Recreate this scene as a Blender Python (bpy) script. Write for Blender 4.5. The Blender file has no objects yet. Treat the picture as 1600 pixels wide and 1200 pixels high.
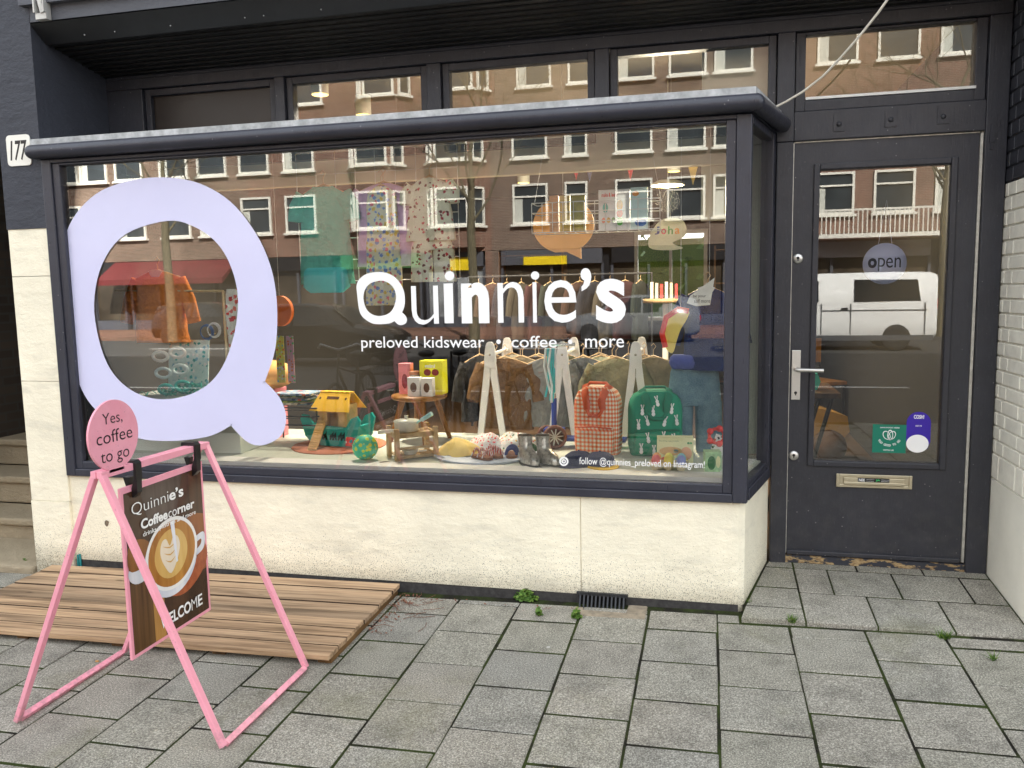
import bpy, math, random
from mathutils import Vector, Matrix, Quaternion, noise as mnoise
R = math.radians
scene = bpy.context.scene
COL = scene.collection
random.seed(7)

# ------------------------------------------------------------------ camera
F_PX = 1276.55                                    # focal length in pixels of the 1600 px wide photograph
CAM = Vector((-0.1683, -3.6775, 1.4658))
AX = Vector((0.972192, 0.233446, -0.018572))      # camera right
AY = Vector((-0.008733, 0.115389, 0.993282))      # camera up
AZ = Vector((-0.234020, 0.965499, -0.114219))     # camera forward
cd = bpy.data.cameras.new('camera')
cam = bpy.data.objects.new('camera', cd)
COL.objects.link(cam)
cd.sensor_width = 36.0
cd.lens = 36.0 * F_PX / 1600
cd.clip_start = 0.05
cd.clip_end = 500
cam.matrix_world = Matrix(((AX.x, AY.x, -AZ.x, CAM.x), (AX.y, AY.y, -AZ.y, CAM.y), (AX.z, AY.z, -AZ.z, CAM.z), (0, 0, 0, 1)))
scene.camera = cam

def ray(u, v):
    return AX * ((u - 800) / F_PX) - AY * ((v - 600) / F_PX) + AZ
def at(u, v, y):                                   # point of a photo pixel on the plane y = const
    d = ray(u, v)
    return CAM + d * ((y - CAM.y) / d.y)
def atz(u, v, z):                                  # point of a photo pixel on a horizontal plane
    d = ray(u, v)
    return CAM + d * ((z - CAM.z) / d.z)

# ------------------------------------------------------------------ sky, sun, exposure
SUN_EL, SUN_AZ = 37.0, 24.0                        # behind the shop: this side of the street lies in open shade
w = bpy.data.worlds.new('World')
scene.world = w
w.use_nodes = True
nt = w.node_tree
bgn = nt.nodes['Background']
sky = nt.nodes.new('ShaderNodeTexSky')
sky.sky_type = 'NISHITA'
sky.sun_disc = False
sky.sun_elevation = R(SUN_EL)
sky.sun_rotation = R(SUN_AZ)
sky.air_density = 1.0
sky.dust_density = 3.0
sky.ozone_density = 1.0
tcs = nt.nodes.new('ShaderNodeTexCoord')
cn = nt.nodes.new('ShaderNodeTexNoise')            # white cloud cover over the whole sky
cn.inputs['Scale'].default_value = 2.2
cn.inputs['Detail'].default_value = 6
cr = nt.nodes.new('ShaderNodeValToRGB')
cr.color_ramp.elements[0].position = 0.30
cr.color_ramp.elements[0].color = (.35, .35, .35, 1)
cr.color_ramp.elements[1].position = 0.62
cr.color_ramp.elements[1].color = (.95, .95, .95, 1)
mx = nt.nodes.new('ShaderNodeMix')
mx.data_type = 'RGBA'
mx.inputs['B'].default_value = (10.6, 11.2, 11.8, 1)
nt.links.new(tcs.outputs['Generated'], cn.inputs['Vector'])
nt.links.new(cn.outputs['Fac'], cr.inputs['Fac'])
nt.links.new(cr.outputs['Color'], mx.inputs['Factor'])
nt.links.new(sky.outputs['Color'], mx.inputs['A'])
nt.links.new(mx.outputs['Result'], bgn.inputs['Color'])
bgn.inputs['Strength'].default_value = 0.07
sd = bpy.data.lights.new('sun', 'SUN')
sd.energy = 5.0
sd.angle = R(0.53)
sd.color = (1.0, 0.965, 0.90)
sun = bpy.data.objects.new('sun', sd)
COL.objects.link(sun)
# direction from the ground towards the sun; Nishita rotation turns clockwise from +Y
sv = Vector((math.sin(R(SUN_AZ)) * math.cos(R(SUN_EL)), math.cos(R(SUN_AZ)) * math.cos(R(SUN_EL)), math.sin(R(SUN_EL))))
sun.rotation_euler = sv.to_track_quat('Z', 'Y').to_euler()
sun.location = sv * 60
scene.view_settings.view_transform = 'Standard'
scene.view_settings.look = 'None'
scene.view_settings.gamma = 1.0
scene.view_settings.exposure = 1.92
scene.cycles.max_bounces = 10
scene.cycles.transparent_max_bounces = 16
scene.cycles.glossy_bounces = 4
scene.cycles.sample_clamp_indirect = 6.0
scene.cycles.caustics_reflective = False
scene.cycles.caustics_refractive = False
scene.cycles.use_denoising = True

# ------------------------------------------------------------------ materials
def srgb(r, g, b):
    f = lambda c: (c / 255 / 12.92) if c / 255 <= .04045 else ((c / 255 + .055) / 1.055) ** 2.4
    return (f(r), f(g), f(b))

class N:                                            # tiny node-graph helper
    def __init__(s, name):
        s.m = bpy.data.materials.new(name)
        s.m.use_nodes = True
        s.t = s.m.node_tree
        s.b = s.t.nodes['Principled BSDF']
        s.out = s.t.nodes['Material Output']
    def n(s, kind, **kw):
        nd = s.t.nodes.new('ShaderNode' + kind)
        for k, v in kw.items():
            if k in nd.inputs.keys():
                nd.inputs[k].default_value = v
            else:
                setattr(nd, k, v)
        return nd
    def l(s, a, b):
        s.t.links.new(a, b)
    def coord(s, what='Object', scale=(1, 1, 1), rnd=False):
        tc = s.n('TexCoord')
        mp = s.n('Mapping')
        mp.inputs['Scale'].default_value = scale
        if what == 'World':
            g = s.n('NewGeometry')
            s.l(g.outputs['Position'], mp.inputs['Vector'])
        else:
            s.l(tc.outputs[what], mp.inputs['Vector'])
        if rnd:
            oi = s.n('ObjectInfo')
            mm = s.n('VectorMath', operation='SCALE')
            mm.inputs[0].default_value = (31.7, 17.3, 43.1)
            s.l(oi.outputs['Random'], mm.inputs['Scale'])
            s.l(mm.outputs['Vector'], mp.inputs['Location'])
        return mp.outputs['Vector']
    def noise(s, vec, scale, detail=4, rough=.6):
        nd = s.n('TexNoise', Scale=scale, Detail=detail, Roughness=rough)
        s.l(vec, nd.inputs['Vector'])
        return nd.outputs['Fac']
    def ramp(s, fac, *stops):
        nd = s.n('ValToRGB')
        e = nd.color_ramp.elements
        while len(e) < len(stops):
            e.new(.5)
        for el, (p, c) in zip(e, stops):
            el.position = p
            el.color = (c, c, c, 1) if isinstance(c, (int, float)) else (*c, 1)
        s.l(fac, nd.inputs['Fac'])
        return nd.outputs['Color']
    def mix(s, fac, a, b, mode='MIX'):
        nd = s.n('Mix', data_type='RGBA', blend_type=mode)
        for sock, v in (('Factor', fac), ('A', a), ('B', b)):
            if isinstance(v, (int, float)):
                nd.inputs[sock].default_value = v
            elif isinstance(v, tuple):
                nd.inputs[sock].default_value = (*v, 1)
            else:
                s.l(v, nd.inputs[sock])
        return nd.outputs['Result']
    def math(s, op, a, b=0.0, clamp=False):
        nd = s.n('Math', operation=op, use_clamp=clamp)
        for i, v in enumerate((a, b)):
            if isinstance(v, (int, float)):
                nd.inputs[i].default_value = v
            else:
                s.l(v, nd.inputs[i])
        return nd.outputs[0]
    def xyz(s, vec):
        nd = s.n('SeparateXYZ')
        s.l(vec, nd.inputs[0])
        return nd.outputs
    def bump(s, h, strength=.3, dist=.01):
        nd = s.n('Bump', Strength=strength, Distance=dist)
        s.l(h, nd.inputs['Height'])
        s.l(nd.outputs['Normal'], s.b.inputs['Normal'])
    def set(s, col=None, rough=None, metal=None, spec=None):
        for k, v in (('Base Color', col), ('Roughness', rough), ('Metallic', metal), ('Specular IOR Level', spec)):
            if v is None:
                continue
            if isinstance(v, tuple):
                s.b.inputs[k].default_value = (*v, 1)
            elif isinstance(v, (int, float)):
                s.b.inputs[k].default_value = v
            else:
                s.l(v, s.b.inputs[k])
        return s

MATS = {}
def plain(name, rgb, rough=.5, metal=0, var=.12, scale=9, bump=0.0, bscale=60, spec=.5, lin=False, bdist=.004):
    """A colour with slight mottling and an optional fine relief."""
    if name in MATS:
        return MATS[name]
    k = N(name)
    c = rgb if lin else srgb(*rgb)
    v = k.coord('Object', rnd=True)
    nz = k.noise(v, scale, 5)
    lo = tuple(x * (1 - var) for x in c)
    hi = tuple(min(1, x * (1 + var)) for x in c)
    k.set(k.ramp(nz, (.3, lo), (.7, hi)), rough, metal, spec)
    if bump:
        k.bump(k.noise(v, bscale, 3), bump, bdist)
    MATS[name] = k.m
    return k.m

def glass(name, base=.12, tint=(.985, .992, .985)):
    k = N(name)
    fr = k.n('Fresnel', IOR=1.5)
    f = k.math('MULTIPLY', fr.outputs[0], base / .04, True)
    tr = k.n('BsdfTransparent')
    tr.inputs['Color'].default_value = (*tint, 1)
    gl = k.n('BsdfGlossy')
    gl.inputs['Roughness'].default_value = 0.0
    gl.inputs['Color'].default_value = (1, .99, .97, 1)
    ms = k.n('MixShader')
    k.l(f, ms.inputs[0])
    k.l(tr.outputs[0], ms.inputs[1])
    k.l(gl.outputs[0], ms.inputs[2])
    k.t.nodes.remove(k.b)
    k.l(ms.outputs[0], k.out.inputs['Surface'])
    return k.m

def emit(name, rgb, strength):
    k = N(name)
    k.b.inputs['Emission Color'].default_value = (*rgb, 1)
    k.b.inputs['Emission Strength'].default_value = strength
    k.set(rgb, .5)
    return k.m

# ------------------------------------------------------------------ mesh helpers
class B:
    """Collects simple solids; build() links them as ONE mesh object."""
    def __init__(s):
        s.v, s.f, s.sm, s.mi = [], [], [], []
        s.cur = 0
    def add(s, vs, fs, smooth=False):
        o = len(s.v)
        s.v += [tuple(p) for p in vs]
        for f in fs:
            s.f.append(tuple(i + o for i in f))
            s.sm.append(smooth)
            s.mi.append(s.cur)
        return s
    def box(s, x0, x1, y0, y1, z0, z1, m=None):
        P = [Vector((x, y, z)) for z in (z0, z1) for y in (y0, y1) for x in (x0, x1)]
        if m is not None:
            P = [m @ p for p in P]
        return s.add(P, [(0, 2, 3, 1), (4, 5, 7, 6), (0, 1, 5, 4), (2, 6, 7, 3), (0, 4, 6, 2), (1, 3, 7, 5)])
    def bar(s, a, b, wd, dp=None, up=(0, 0, 1)):
        a, b = Vector(a), Vector(b)
        d = (b - a).normalized()
        u = Vector(up)
        if abs(d.dot(u)) > .98:
            u = Vector((0, 1, 0))
        x = d.cross(u).normalized() * wd / 2
        y = d.cross(x).normalized() * (dp or wd) / 2
        P = [p + x * i + y * j for p in (a, b) for i, j in ((-1, -1), (1, -1), (1, 1), (-1, 1))]
        return s.add(P, [(0, 1, 2, 3), (7, 6, 5, 4), (0, 4, 5, 1), (1, 5, 6, 2), (2, 6, 7, 3), (3, 7, 4, 0)])
    def tube(s, pts, r, n=8, closed=False, cap=True, flat=1.0, flatdir=None):
        pts = [Vector(p) for p in pts]
        rs = r if isinstance(r, (list, tuple)) else [r] * len(pts)
        rings, prev = [], None
        for i, p in enumerate(pts):
            a = pts[i - 1] if (i or closed) else pts[i]
            c = pts[(i + 1) % len(pts)] if (i < len(pts) - 1 or closed) else pts[i]
            d = (c - a).normalized()
            if prev is None:
                u = Vector(flatdir) if flatdir else (Vector((0, 0, 1)) if abs(d.z) < .9 else Vector((0, 1, 0)))
            else:
                u = prev
            x = (u - d * u.dot(d)).normalized()
            prev = x
            y = d.cross(x)
            rings.append([p + x * (math.cos(t) * rs[i] * flat) + y * (math.sin(t) * rs[i]) for t in [2 * math.pi * j / n for j in range(n)]])
        vs = [q for rg in rings for q in rg]
        fs = []
        m = len(rings)
        for i in range(m if closed else m - 1):
            for j in range(n):
                fs.append((i * n + j, i * n + (j + 1) % n, ((i + 1) % m) * n + (j + 1) % n, ((i + 1) % m) * n + j))
        s.add(vs, fs, True)
        if cap and not closed:
            s.add(rings[0], [tuple(range(n))[::-1]])
            s.add(rings[-1], [tuple(range(n))])
        return s
    def lathe(s, prof, n=24, o=(0, 0, 0), axis=None, smooth=True):
        """prof = [(radius, height)...] turned round z (or round axis)."""
        q = Vector((0, 0, 1)).rotation_difference(Vector(axis)) if axis else None
        vs = []
        for r, h in prof:
            for j in range(n):
                t = 2 * math.pi * j / n
                p = Vector((r * math.cos(t), r * math.sin(t), h))
                if q:
                    p = q @ p
                vs.append(p + Vector(o))
        fs = [(i * n + j, i * n + (j + 1) % n, (i + 1) * n + (j + 1) % n, (i + 1) * n + j) for i in range(len(prof) - 1) for j in range(n)]
        s.add(vs, fs, smooth)
        k = len(prof) - 1
        if prof[0][0] > 1e-6:
            s.add(vs[:n], [tuple(range(n))[::-1]])
        if prof[k][0] > 1e-6:
            s.add(vs[k * n:], [tuple(range(n))])
        return s
    def ball(s, c, r, n=16, sq=(1, 1, 1)):
        m = max(6, n // 2)
        vs = [Vector((math.sin(math.pi * i / m) * math.cos(2 * math.pi * j / n) * r * sq[0], math.sin(math.pi * i / m) * math.sin(2 * math.pi * j / n) * r * sq[1], -math.cos(math.pi * i / m) * r * sq[2])) + Vector(c) for i in range(m + 1) for j in range(n)]
        fs = [(i * n + j, i * n + (j + 1) % n, (i + 1) * n + (j + 1) % n, (i + 1) * n + j) for i in range(m) for j in range(n)]
        return s.add(vs, fs, True)
    def prism(s, pts, to3, d, smooth=False):
        """Extruded outline: pts 2-D, to3(a, b, depth) -> 3-D, depth 0..d (fans from the centroid-free ear clip)."""
        n = len(pts)
        tri = earclip(pts)
        fr = [to3(a, b, 0) for a, b in pts]
        bk = [to3(a, b, d) for a, b in pts]
        s.add(fr, tri)
        s.add(bk, [t[::-1] for t in tri])
        s.add(fr + bk, [(i, i + n, (i + 1) % n + n, (i + 1) % n) for i in range(n)], smooth)
        return s
    def loft(s, rows, n=20, ripple=0.0, seed=0, sq=.75, o=(0, 0, 0), waves=5, cap=True, m=None):
        """rows = [(z, xl, xr, depth)...]: a closed flattened tube with cloth ripples."""
        vs = []
        K = len(rows)
        for i, (z, xl, xr, dp) in enumerate(rows):
            cx, hw = (xl + xr) / 2, (xr - xl) / 2
            for j in range(n):
                t = 2 * math.pi * j / n
                c, sn = math.cos(t), math.sin(t)
                x = cx + hw * math.copysign(abs(c) ** sq, c)
                rp = ripple * (i / max(1, K - 1)) * math.sin(waves * c * 2.2 + seed + i * .25) + ripple * .4 * math.sin(i * 1.7 + seed * 2 + c * 3)
                y = dp * math.copysign(abs(sn) ** sq, sn) + rp
                vs.append(Vector((x + o[0], y + o[1], z + o[2])))
        if m is not None:
            vs = [m @ p for p in vs]
        fs = [(i * n + j, i * n + (j + 1) % n, (i + 1) * n + (j + 1) % n, (i + 1) * n + j) for i in range(K - 1) for j in range(n)]
        s.add(vs, fs, True)
        if cap:
            s.add(vs[:n], [tuple(range(n))[::-1]], True)
            s.add(vs[-n:], [tuple(range(n))], True)
        return s
    def mesh(s, name):
        me = bpy.data.meshes.new(name)
        me.from_pydata(s.v, [], s.f)
        me.polygons.foreach_set('use_smooth', s.sm)
        me.polygons.foreach_set('material_index', s.mi)
        me.update()
        return me
    def build(s, name, mat, parent=None, loc=None, bev=0, rot=None, recalc=True):
        me = s.mesh(name)
        if recalc:
            import bmesh
            bm = bmesh.new()
            bm.from_mesh(me)
            bmesh.ops.recalc_face_normals(bm, faces=bm.faces)
            bm.to_mesh(me)
            bm.free()
        return link(name, me, mat, parent, loc, bev, rot)

def earclip(p):
    n = len(p)
    idx = list(range(n))
    area = sum(p[i][0] * p[(i + 1) % n][1] - p[(i + 1) % n][0] * p[i][1] for i in range(n))
    if area < 0:
        idx.reverse()
    cr = lambda a, b, c: (b[0] - a[0]) * (c[1] - a[1]) - (b[1] - a[1]) * (c[0] - a[0])
    out, guard = [], 0
    while len(idx) > 3 and guard < 5000:
        guard += 1
        for k in range(len(idx)):
            i, j, l = idx[k - 1], idx[k], idx[(k + 1) % len(idx)]
            a, b, c = p[i], p[j], p[l]
            if cr(a, b, c) <= 1e-14:
                continue
            if any(cr(a, b, p[q]) >= 0 and cr(b, c, p[q]) >= 0 and cr(c, a, p[q]) >= 0 for q in idx if q not in (i, j, l)):
                continue
            out.append((i, j, l))
            idx.pop(k)
            break
        else:
            idx.pop(0)
    out.append(tuple(idx))
    return out

def link(name, me, mat, parent=None, loc=None, bev=0, rot=None):
    o = bpy.data.objects.new(name, me)
    if mat is not None and not me.materials:
        for mm in (mat if isinstance(mat, (list, tuple)) else [mat]):
            me.materials.append(mm)
    COL.objects.link(o)
    if parent is not None:
        o.parent = parent
    if loc is not None:
        o.location = loc
    if rot is not None:
        o.rotation_euler = rot
    if bev:
        b = o.modifiers.new('bevel', 'BEVEL')
        b.width = bev
        b.segments = 2
        b.limit_method = 'ANGLE'
        b.angle_limit = R(40)
        b.harden_normals = False
    return o

def thing(name, label, cat, loc=(0, 0, 0), rz=0, group=None):
    o = bpy.data.objects.new(name, None)
    o.empty_display_size = .1
    COL.objects.link(o)
    o.location = loc
    o.rotation_euler = (0, 0, rz)
    return tag(o, label, cat, group)
def tag(o, label, cat, group=None):
    o['label'] = label
    o['category'] = cat
    if group:
        o['group'] = group
    return o
def struct(o, kind='structure', label=None):
    o['kind'] = kind
    if label:
        o['label'] = label
    return o
def copy_tree(o, parent=None):
    c = o.copy()
    COL.objects.link(c)
    c.parent = parent
    for ch in o.children:
        copy_tree(ch, c)
    return c

def text_geo(txt, weight=0.0, shear=0.0, spacing=1.0):
    cu = bpy.data.curves.new('t', 'FONT')
    cu.body = txt
    cu.size = 1
    cu.offset = weight
    cu.shear = shear
    cu.space_character = spacing
    cu.resolution_u = 4
    o = bpy.data.objects.new('t', cu)
    COL.objects.link(o)
    dg = bpy.context.evaluated_depsgraph_get()
    me = bpy.data.meshes.new_from_object(o.evaluated_get(dg))
    vs = [(v.co.x, v.co.y) for v in me.vertices]
    fs = [tuple(p.vertices) for p in me.polygons]
    bpy.data.objects.remove(o)
    bpy.data.meshes.remove(me)
    bpy.data.curves.remove(cu)
    return vs, fs
def put_text(b, txt, o, ex, ey, x0, x1, y0=None, y1=None, weight=0.0, shear=0.0, h=None, spacing=1.0):
    """Lay the letters flat on the plane o + a*ex + b*ey, fitted to the given box (or width and baseline)."""
    vs, fs = text_geo(txt, weight, shear, spacing)
    ax0, ax1 = min(p[0] for p in vs), max(p[0] for p in vs)
    ay0, ay1 = min(p[1] for p in vs), max(p[1] for p in vs)
    sx = (x1 - x0) / (ax1 - ax0)
    o, ex, ey = Vector(o), Vector(ex), Vector(ey)
    if y1 is None:
        sy = h or sx
        P = [o + ex * (x0 + (p[0] - ax0) * sx) + ey * (y0 + p[1] * sy) for p in vs]
    else:
        sy = (y1 - y0) / (ay1 - ay0)
        P = [o + ex * (x0 + (p[0] - ax0) * sx) + ey * (y0 + (p[1] - ay0) * sy) for p in vs]
    b.add(P, fs)

def smooth_loop(pts, k=5):
    n, out = len(pts), []
    for i in range(n):
        p0, p1, p2, p3 = [Vector(pts[(i + d) % n]) for d in (-1, 0, 1, 2)]
        for j in range(k):
            t = j / k
            out.append(tuple(.5 * (2 * p1 + (p2 - p0) * t + (2 * p0 - 5 * p1 + 4 * p2 - p3) * t * t + (3 * p1 - p0 - 3 * p2 + p3) * t ** 3)))
    return out
def circle(cx, cy, r, n=28, ry=None):
    return [(cx + r * math.cos(2 * math.pi * i / n), cy + (ry or r) * math.sin(2 * math.pi * i / n)) for i in range(n)]
def ring_fill(b, outer, inner, to3):
    """Flat band between two closed outlines of equal length."""
    n = len(outer)
    P = [to3(*p) for p in outer] + [to3(*p) for p in inner]
    b.add(P, [(i, (i + 1) % n, (i + 1) % n + n, i + n) for i in range(n)])
def resample(p, n, start=None):
    """n points evenly along a closed outline, starting at the highest angle match."""
    L = [0]
    m = len(p)
    for i in range(m):
        L.append(L[-1] + (Vector(p[(i + 1) % m]) - Vector(p[i])).length)
    out, j = [], 0
    for i in range(n):
        d = L[-1] * i / n
        while L[j + 1] < d:
            j += 1
        t = (d - L[j]) / max(1e-9, L[j + 1] - L[j])
        out.append(tuple(Vector(p[j]).lerp(Vector(p[(j + 1) % m]), t)))
    return out
# ------------------------------------------------------------------ surface materials
def m_tile():
    k = N('concrete_paver')
    v = k.coord('World')
    vr = k.coord('Object', rnd=True)
    fine = k.noise(vr, 170, 3, .8)
    mid = k.noise(v, 7, 5)
    oi = k.n('ObjectInfo')
    base = k.ramp(fine, (.30, (.085, .079, .066)), (.5, (.255, .243, .212)), (.70, (.60, .58, .52)))
    tone = k.ramp(oi.outputs['Random'], (0, (.90, .90, .89)), (.3, (1.0, .985, .94)), (.6, (.95, .94, .88)), (.8, (.98, .95, .91)), (1, (1.06, 1.04, 1.0)))
    c = k.mix(1.0, base, tone, 'MULTIPLY')
    stain = k.ramp(mid, (.28, .66), (.50, 1.0), (.75, 1.12))
    c = k.mix(1.0, c, stain, 'MULTIPLY')
    ms = k.noise(v, 2.3, 5)                           # algae tint in places
    c = k.mix(k.ramp(ms, (.56, 0), (.74, .45)), c, (.17, .165, .085))
    vo = k.n('TexVoronoi', Scale=2.6)                 # scattered chewing-gum spots
    k.l(v, vo.inputs['Vector'])
    c = k.mix(k.ramp(vo.outputs['Distance'], (.022, .75), (.034, 0)), c, (.52, .50, .46))
    k.set(c, .85, 0, .3)
    k.bump(k.math('ADD', fine, k.math('MULTIPLY', mid, .6)), .45, .004)
    return k.m
def m_joint():
    k = N('joint_sand_and_moss')
    v = k.coord('World')
    a = k.noise(v, 5, 5)
    f = k.noise(v, 160, 3)
    c = k.mix(k.ramp(a, (.42, 0), (.58, 1)), (.016, .014, .011), (.055, .085, .012))
    k.set(k.mix(.5, c, k.ramp(f, (.3, (.006, .006, .005)), (.7, (.05, .045, .035)))), .95, 0, .1)
    k.bump(f, .8, .01)
    return k.m
def m_stucco(name, rgb, dirt=True, rough=.75, bs=.30):
    k = N(name)
    v = k.coord('World')
    z = k.xyz(v)[2]
    big, fine, grit = k.noise(v, 3.2, 4), k.noise(v, 38, 5, .7), k.noise(v, 190, 2)
    c0 = srgb(*rgb)
    c = k.ramp(big, (.3, tuple(x * .90 for x in c0)), (.7, tuple(min(1, x * 1.04) for x in c0)))
    if dirt:                                          # splash dirt, denser near the pavement
        up = k.math('MULTIPLY', k.math('SUBTRACT', .40, z), 2.2, True)
        thr = k.math('SUBTRACT', .715, k.math('MULTIPLY', up, .22))
        sp = k.math('MULTIPLY', k.math('SUBTRACT', grit, thr), 14, True)
        c = k.mix(k.math('MULTIPLY', sp, .75), c, (.09, .08, .055))
        low = k.math('MULTIPLY', k.math('SUBTRACT', .12, z), 9, True)
        c = k.mix(k.math('MULTIPLY', k.math('MULTIPLY', low, fine), .95), c, (.16, .13, .075))
        wr = k.noise(k.coord('World', (1.2, 1.2, 4)), 2.4, 4)
        c = k.mix(k.ramp(wr, (.54, 0), (.70, .36)), c, (.50, .47, .38))
    k.set(c, rough, 0, .3)
    k.bump(k.math('ADD', k.math('MULTIPLY', big, 2.0), k.math('ADD', k.math('MULTIPLY', k.noise(k.coord('World', (1, 1, 2.2)), 9, 4), 1.6), k.math('ADD', fine, k.math('MULTIPLY', grit, .35)))), bs, .014)
    return k.m
def m_paint(name, rgb, rough=.34):
    k = N(name)
    v = k.coord('World')
    a = k.noise(v, 6, 4)
    st = k.noise(k.coord('World', (14, 14, 1.6)), 9, 3)
    c0 = srgb(*rgb)
    c = k.ramp(a, (.3, tuple(x * .85 for x in c0)), (.7, tuple(x * 1.15 for x in c0)))
    sp = k.n('TexVoronoi', Scale=23)                  # tiny paint chips
    k.l(v, sp.inputs['Vector'])
    c = k.mix(k.ramp(sp.outputs['Distance'], (.05, .5), (.075, 0)), c, (.33, .32, .31))
    dz = k.xyz(v)[2]
    dust = k.math('MULTIPLY', k.math('MULTIPLY', k.math('SUBTRACT', .62, dz), 1.1, True), k.ramp(k.noise(v, 16, 5), (.46, 0), (.76, .30)))
    c = k.mix(dust, c, (.16, .15, .13))               # dried splash marks low down
    c = k.mix(k.ramp(k.noise(k.coord('World', (30, 30, 5)), 6, 4), (.60, 0), (.76, .16)), c, (.20, .20, .21))
    k.set(c, k.ramp(st, (.3, rough * .8), (.7, rough * 1.35)), 0, .5)
    k.bump(k.math('ADD', st, k.noise(v, 70, 3)), .16, .005)
    return k.m
def m_wood(name, lo, hi, scale=(2, 26, 26), rough=.6, dark=True):
    k = N(name)
    v = k.coord('Object', scale, rnd=True)
    g = k.noise(v, 3.2, 6, .65)
    v2 = k.coord('Object', (scale[0] * .35, scale[1] * .25, scale[2] * .25), rnd=True)
    b = k.noise(v2, 4, 3)
    c = k.ramp(g, (.28, lo), (.68, hi))
    oi = k.n('ObjectInfo')
    if dark:                                          # weather stains and knots
        c = k.mix(k.ramp(b, (.36, .7), (.52, 0)), c, tuple(x * .40 for x in lo))
        kn = k.n('TexVoronoi', Scale=3.4)
        k.l(k.coord('Object', (1.0, 3.2, 3.2), rnd=True), kn.inputs['Vector'])
        c = k.mix(k.ramp(kn.outputs['Distance'], (.05, .85), (.12, 0)), c, tuple(x * .25 for x in lo))
        c = k.mix(1.0, c, k.ramp(oi.outputs['Random'], (0, (.66, .64, .62)), (.5, (1, .96, .92)), (1, (1.16, 1.08, .98))), 'MULTIPLY')
    else:
        c = k.mix(1.0, c, k.ramp(oi.outputs['Random'], (0, .82), (1, 1.12)), 'MULTIPLY')
    k.set(c, rough, 0, .3)
    k.bump(g, .35, .004)
    return k.m
def m_brick(name, b1, b2, mortar, scale=1.0):
    k = N(name)
    v = k.coord('World')
    s = k.xyz(v)
    cb = k.n('CombineXYZ')
    k.l(k.math('ADD', s[0], s[1]), cb.inputs[0])
    k.l(s[2], cb.inputs[1])
    br = k.n('TexBrick', Scale=1.0)
    br.inputs['Brick Width'].default_value = .22
    br.inputs['Row Height'].default_value = .065
    br.inputs['Mortar Size'].default_value = .008
    br.inputs['Color1'].default_value = (*b1, 1)
    br.inputs['Color2'].default_value = (*b2, 1)
    br.inputs['Mortar'].default_value = (*mortar, 1)
    k.l(cb.outputs[0], br.inputs['Vector'])
    c = k.mix(1.0, br.outputs['Color'], k.ramp(k.noise(v, .7, 4), (.3, .8), (.7, 1.15)), 'MULTIPLY')
    k.set(c, .85, 0, .2)
    k.bump(br.outputs['Fac'], -.4, .01)
    return k.m

TILE, JOINT = m_tile(), m_joint()
CREAM = m_stucco('cream_painted_render', (247, 239, 215))
DARKREND = m_stucco('dark_painted_render', (60, 62, 70), False, .55, .35)
FRAME = m_paint('anthracite_gloss_paint', (50, 51, 61))
FRAME2 = m_paint('anthracite_satin_shaded', (46, 47, 54), .42)  # same frame paint, darkened to put the shade under the canopy into it
BLACK = plain('black_soffit_paint', (8, 8, 8), .5, var=.3)
ZINC = plain('weathered_zinc', (176, 178, 178), .65, .1, var=.35, scale=20)
WHITEP = plain('white_paint', (236, 236, 232), .45, var=.05)
PANE = glass('shop_glass', .074)
SPANE = glass('side_glass', .02)
TAR = plain('tar_strip', (58, 56, 55), .9, var=.4, scale=40, bump=.5)
CONC = plain('old_concrete', (140, 128, 110), .9, var=.35, scale=24, bump=.6)
STEEL = plain('brushed_steel', (205, 203, 198), .32, .85, var=.06)

GSX = lambda x: .0149 * min(2, max(-5, x))
def gz(x, y):
    return .0186 * max(-4.8, min(.6, y)) + GSX(x)
def sheet(name, x0, x1, y0, y1, mat, zf, nx=1, ny=1):
    b = B()
    P = [(x0 + (x1 - x0) * i / nx, y0 + (y1 - y0) * j / ny) for j in range(ny + 1) for i in range(nx + 1)]
    b.add([(x, y, zf(x, y)) for x, y in P], [(j * (nx + 1) + i, j * (nx + 1) + i + 1, (j + 1) * (nx + 1) + i + 1, (j + 1) * (nx + 1) + i) for j in range(ny) for i in range(nx)])
    return struct(b.build(name, mat, recalc=False))

# ------------------------------------------------------------------ ground, road, pavements
ASPH = N('asphalt')
_v = ASPH.coord('World')
ASPH.set(ASPH.ramp(ASPH.noise(_v, 60, 4), (.3, (.035, .035, .037)), (.7, (.085, .083, .08))), .85, 0, .3)
ASPH = ASPH.m
sheet('ground', -220, 220, -220, 220, plain('earth', (96, 90, 80), .95), lambda x, y: -.42)
sheet('road', -70, 70, -24.0, -5.0, ASPH, lambda x, y: -.235)
b = B()
for y in (-9.5, -19.5):
    for i in range(-9, 9):
        b.box(i * 6.0, i * 6.0 + 3, y - .06, y + .06, -.234, -.229)
struct(b.build('road_marking', WHITEP))
b = B()
b.box(-70, 70, -30.5, -24.0, -.40, -.10)
struct(b.build('far_pavement', m_brick('far_clinker_paving', (.20, .10, .07), (.26, .15, .11), (.08, .07, .06))))
b = B()
b.box(-70, 70, -5.0, -4.84, -.40, -.095)
struct(b.build('kerb', CONC, bev=.01))
pav = sheet('pavement', -24, 24, -4.84, .65, JOINT, lambda x, y: gz(x, y) - .0036, 48, 12)

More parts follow.
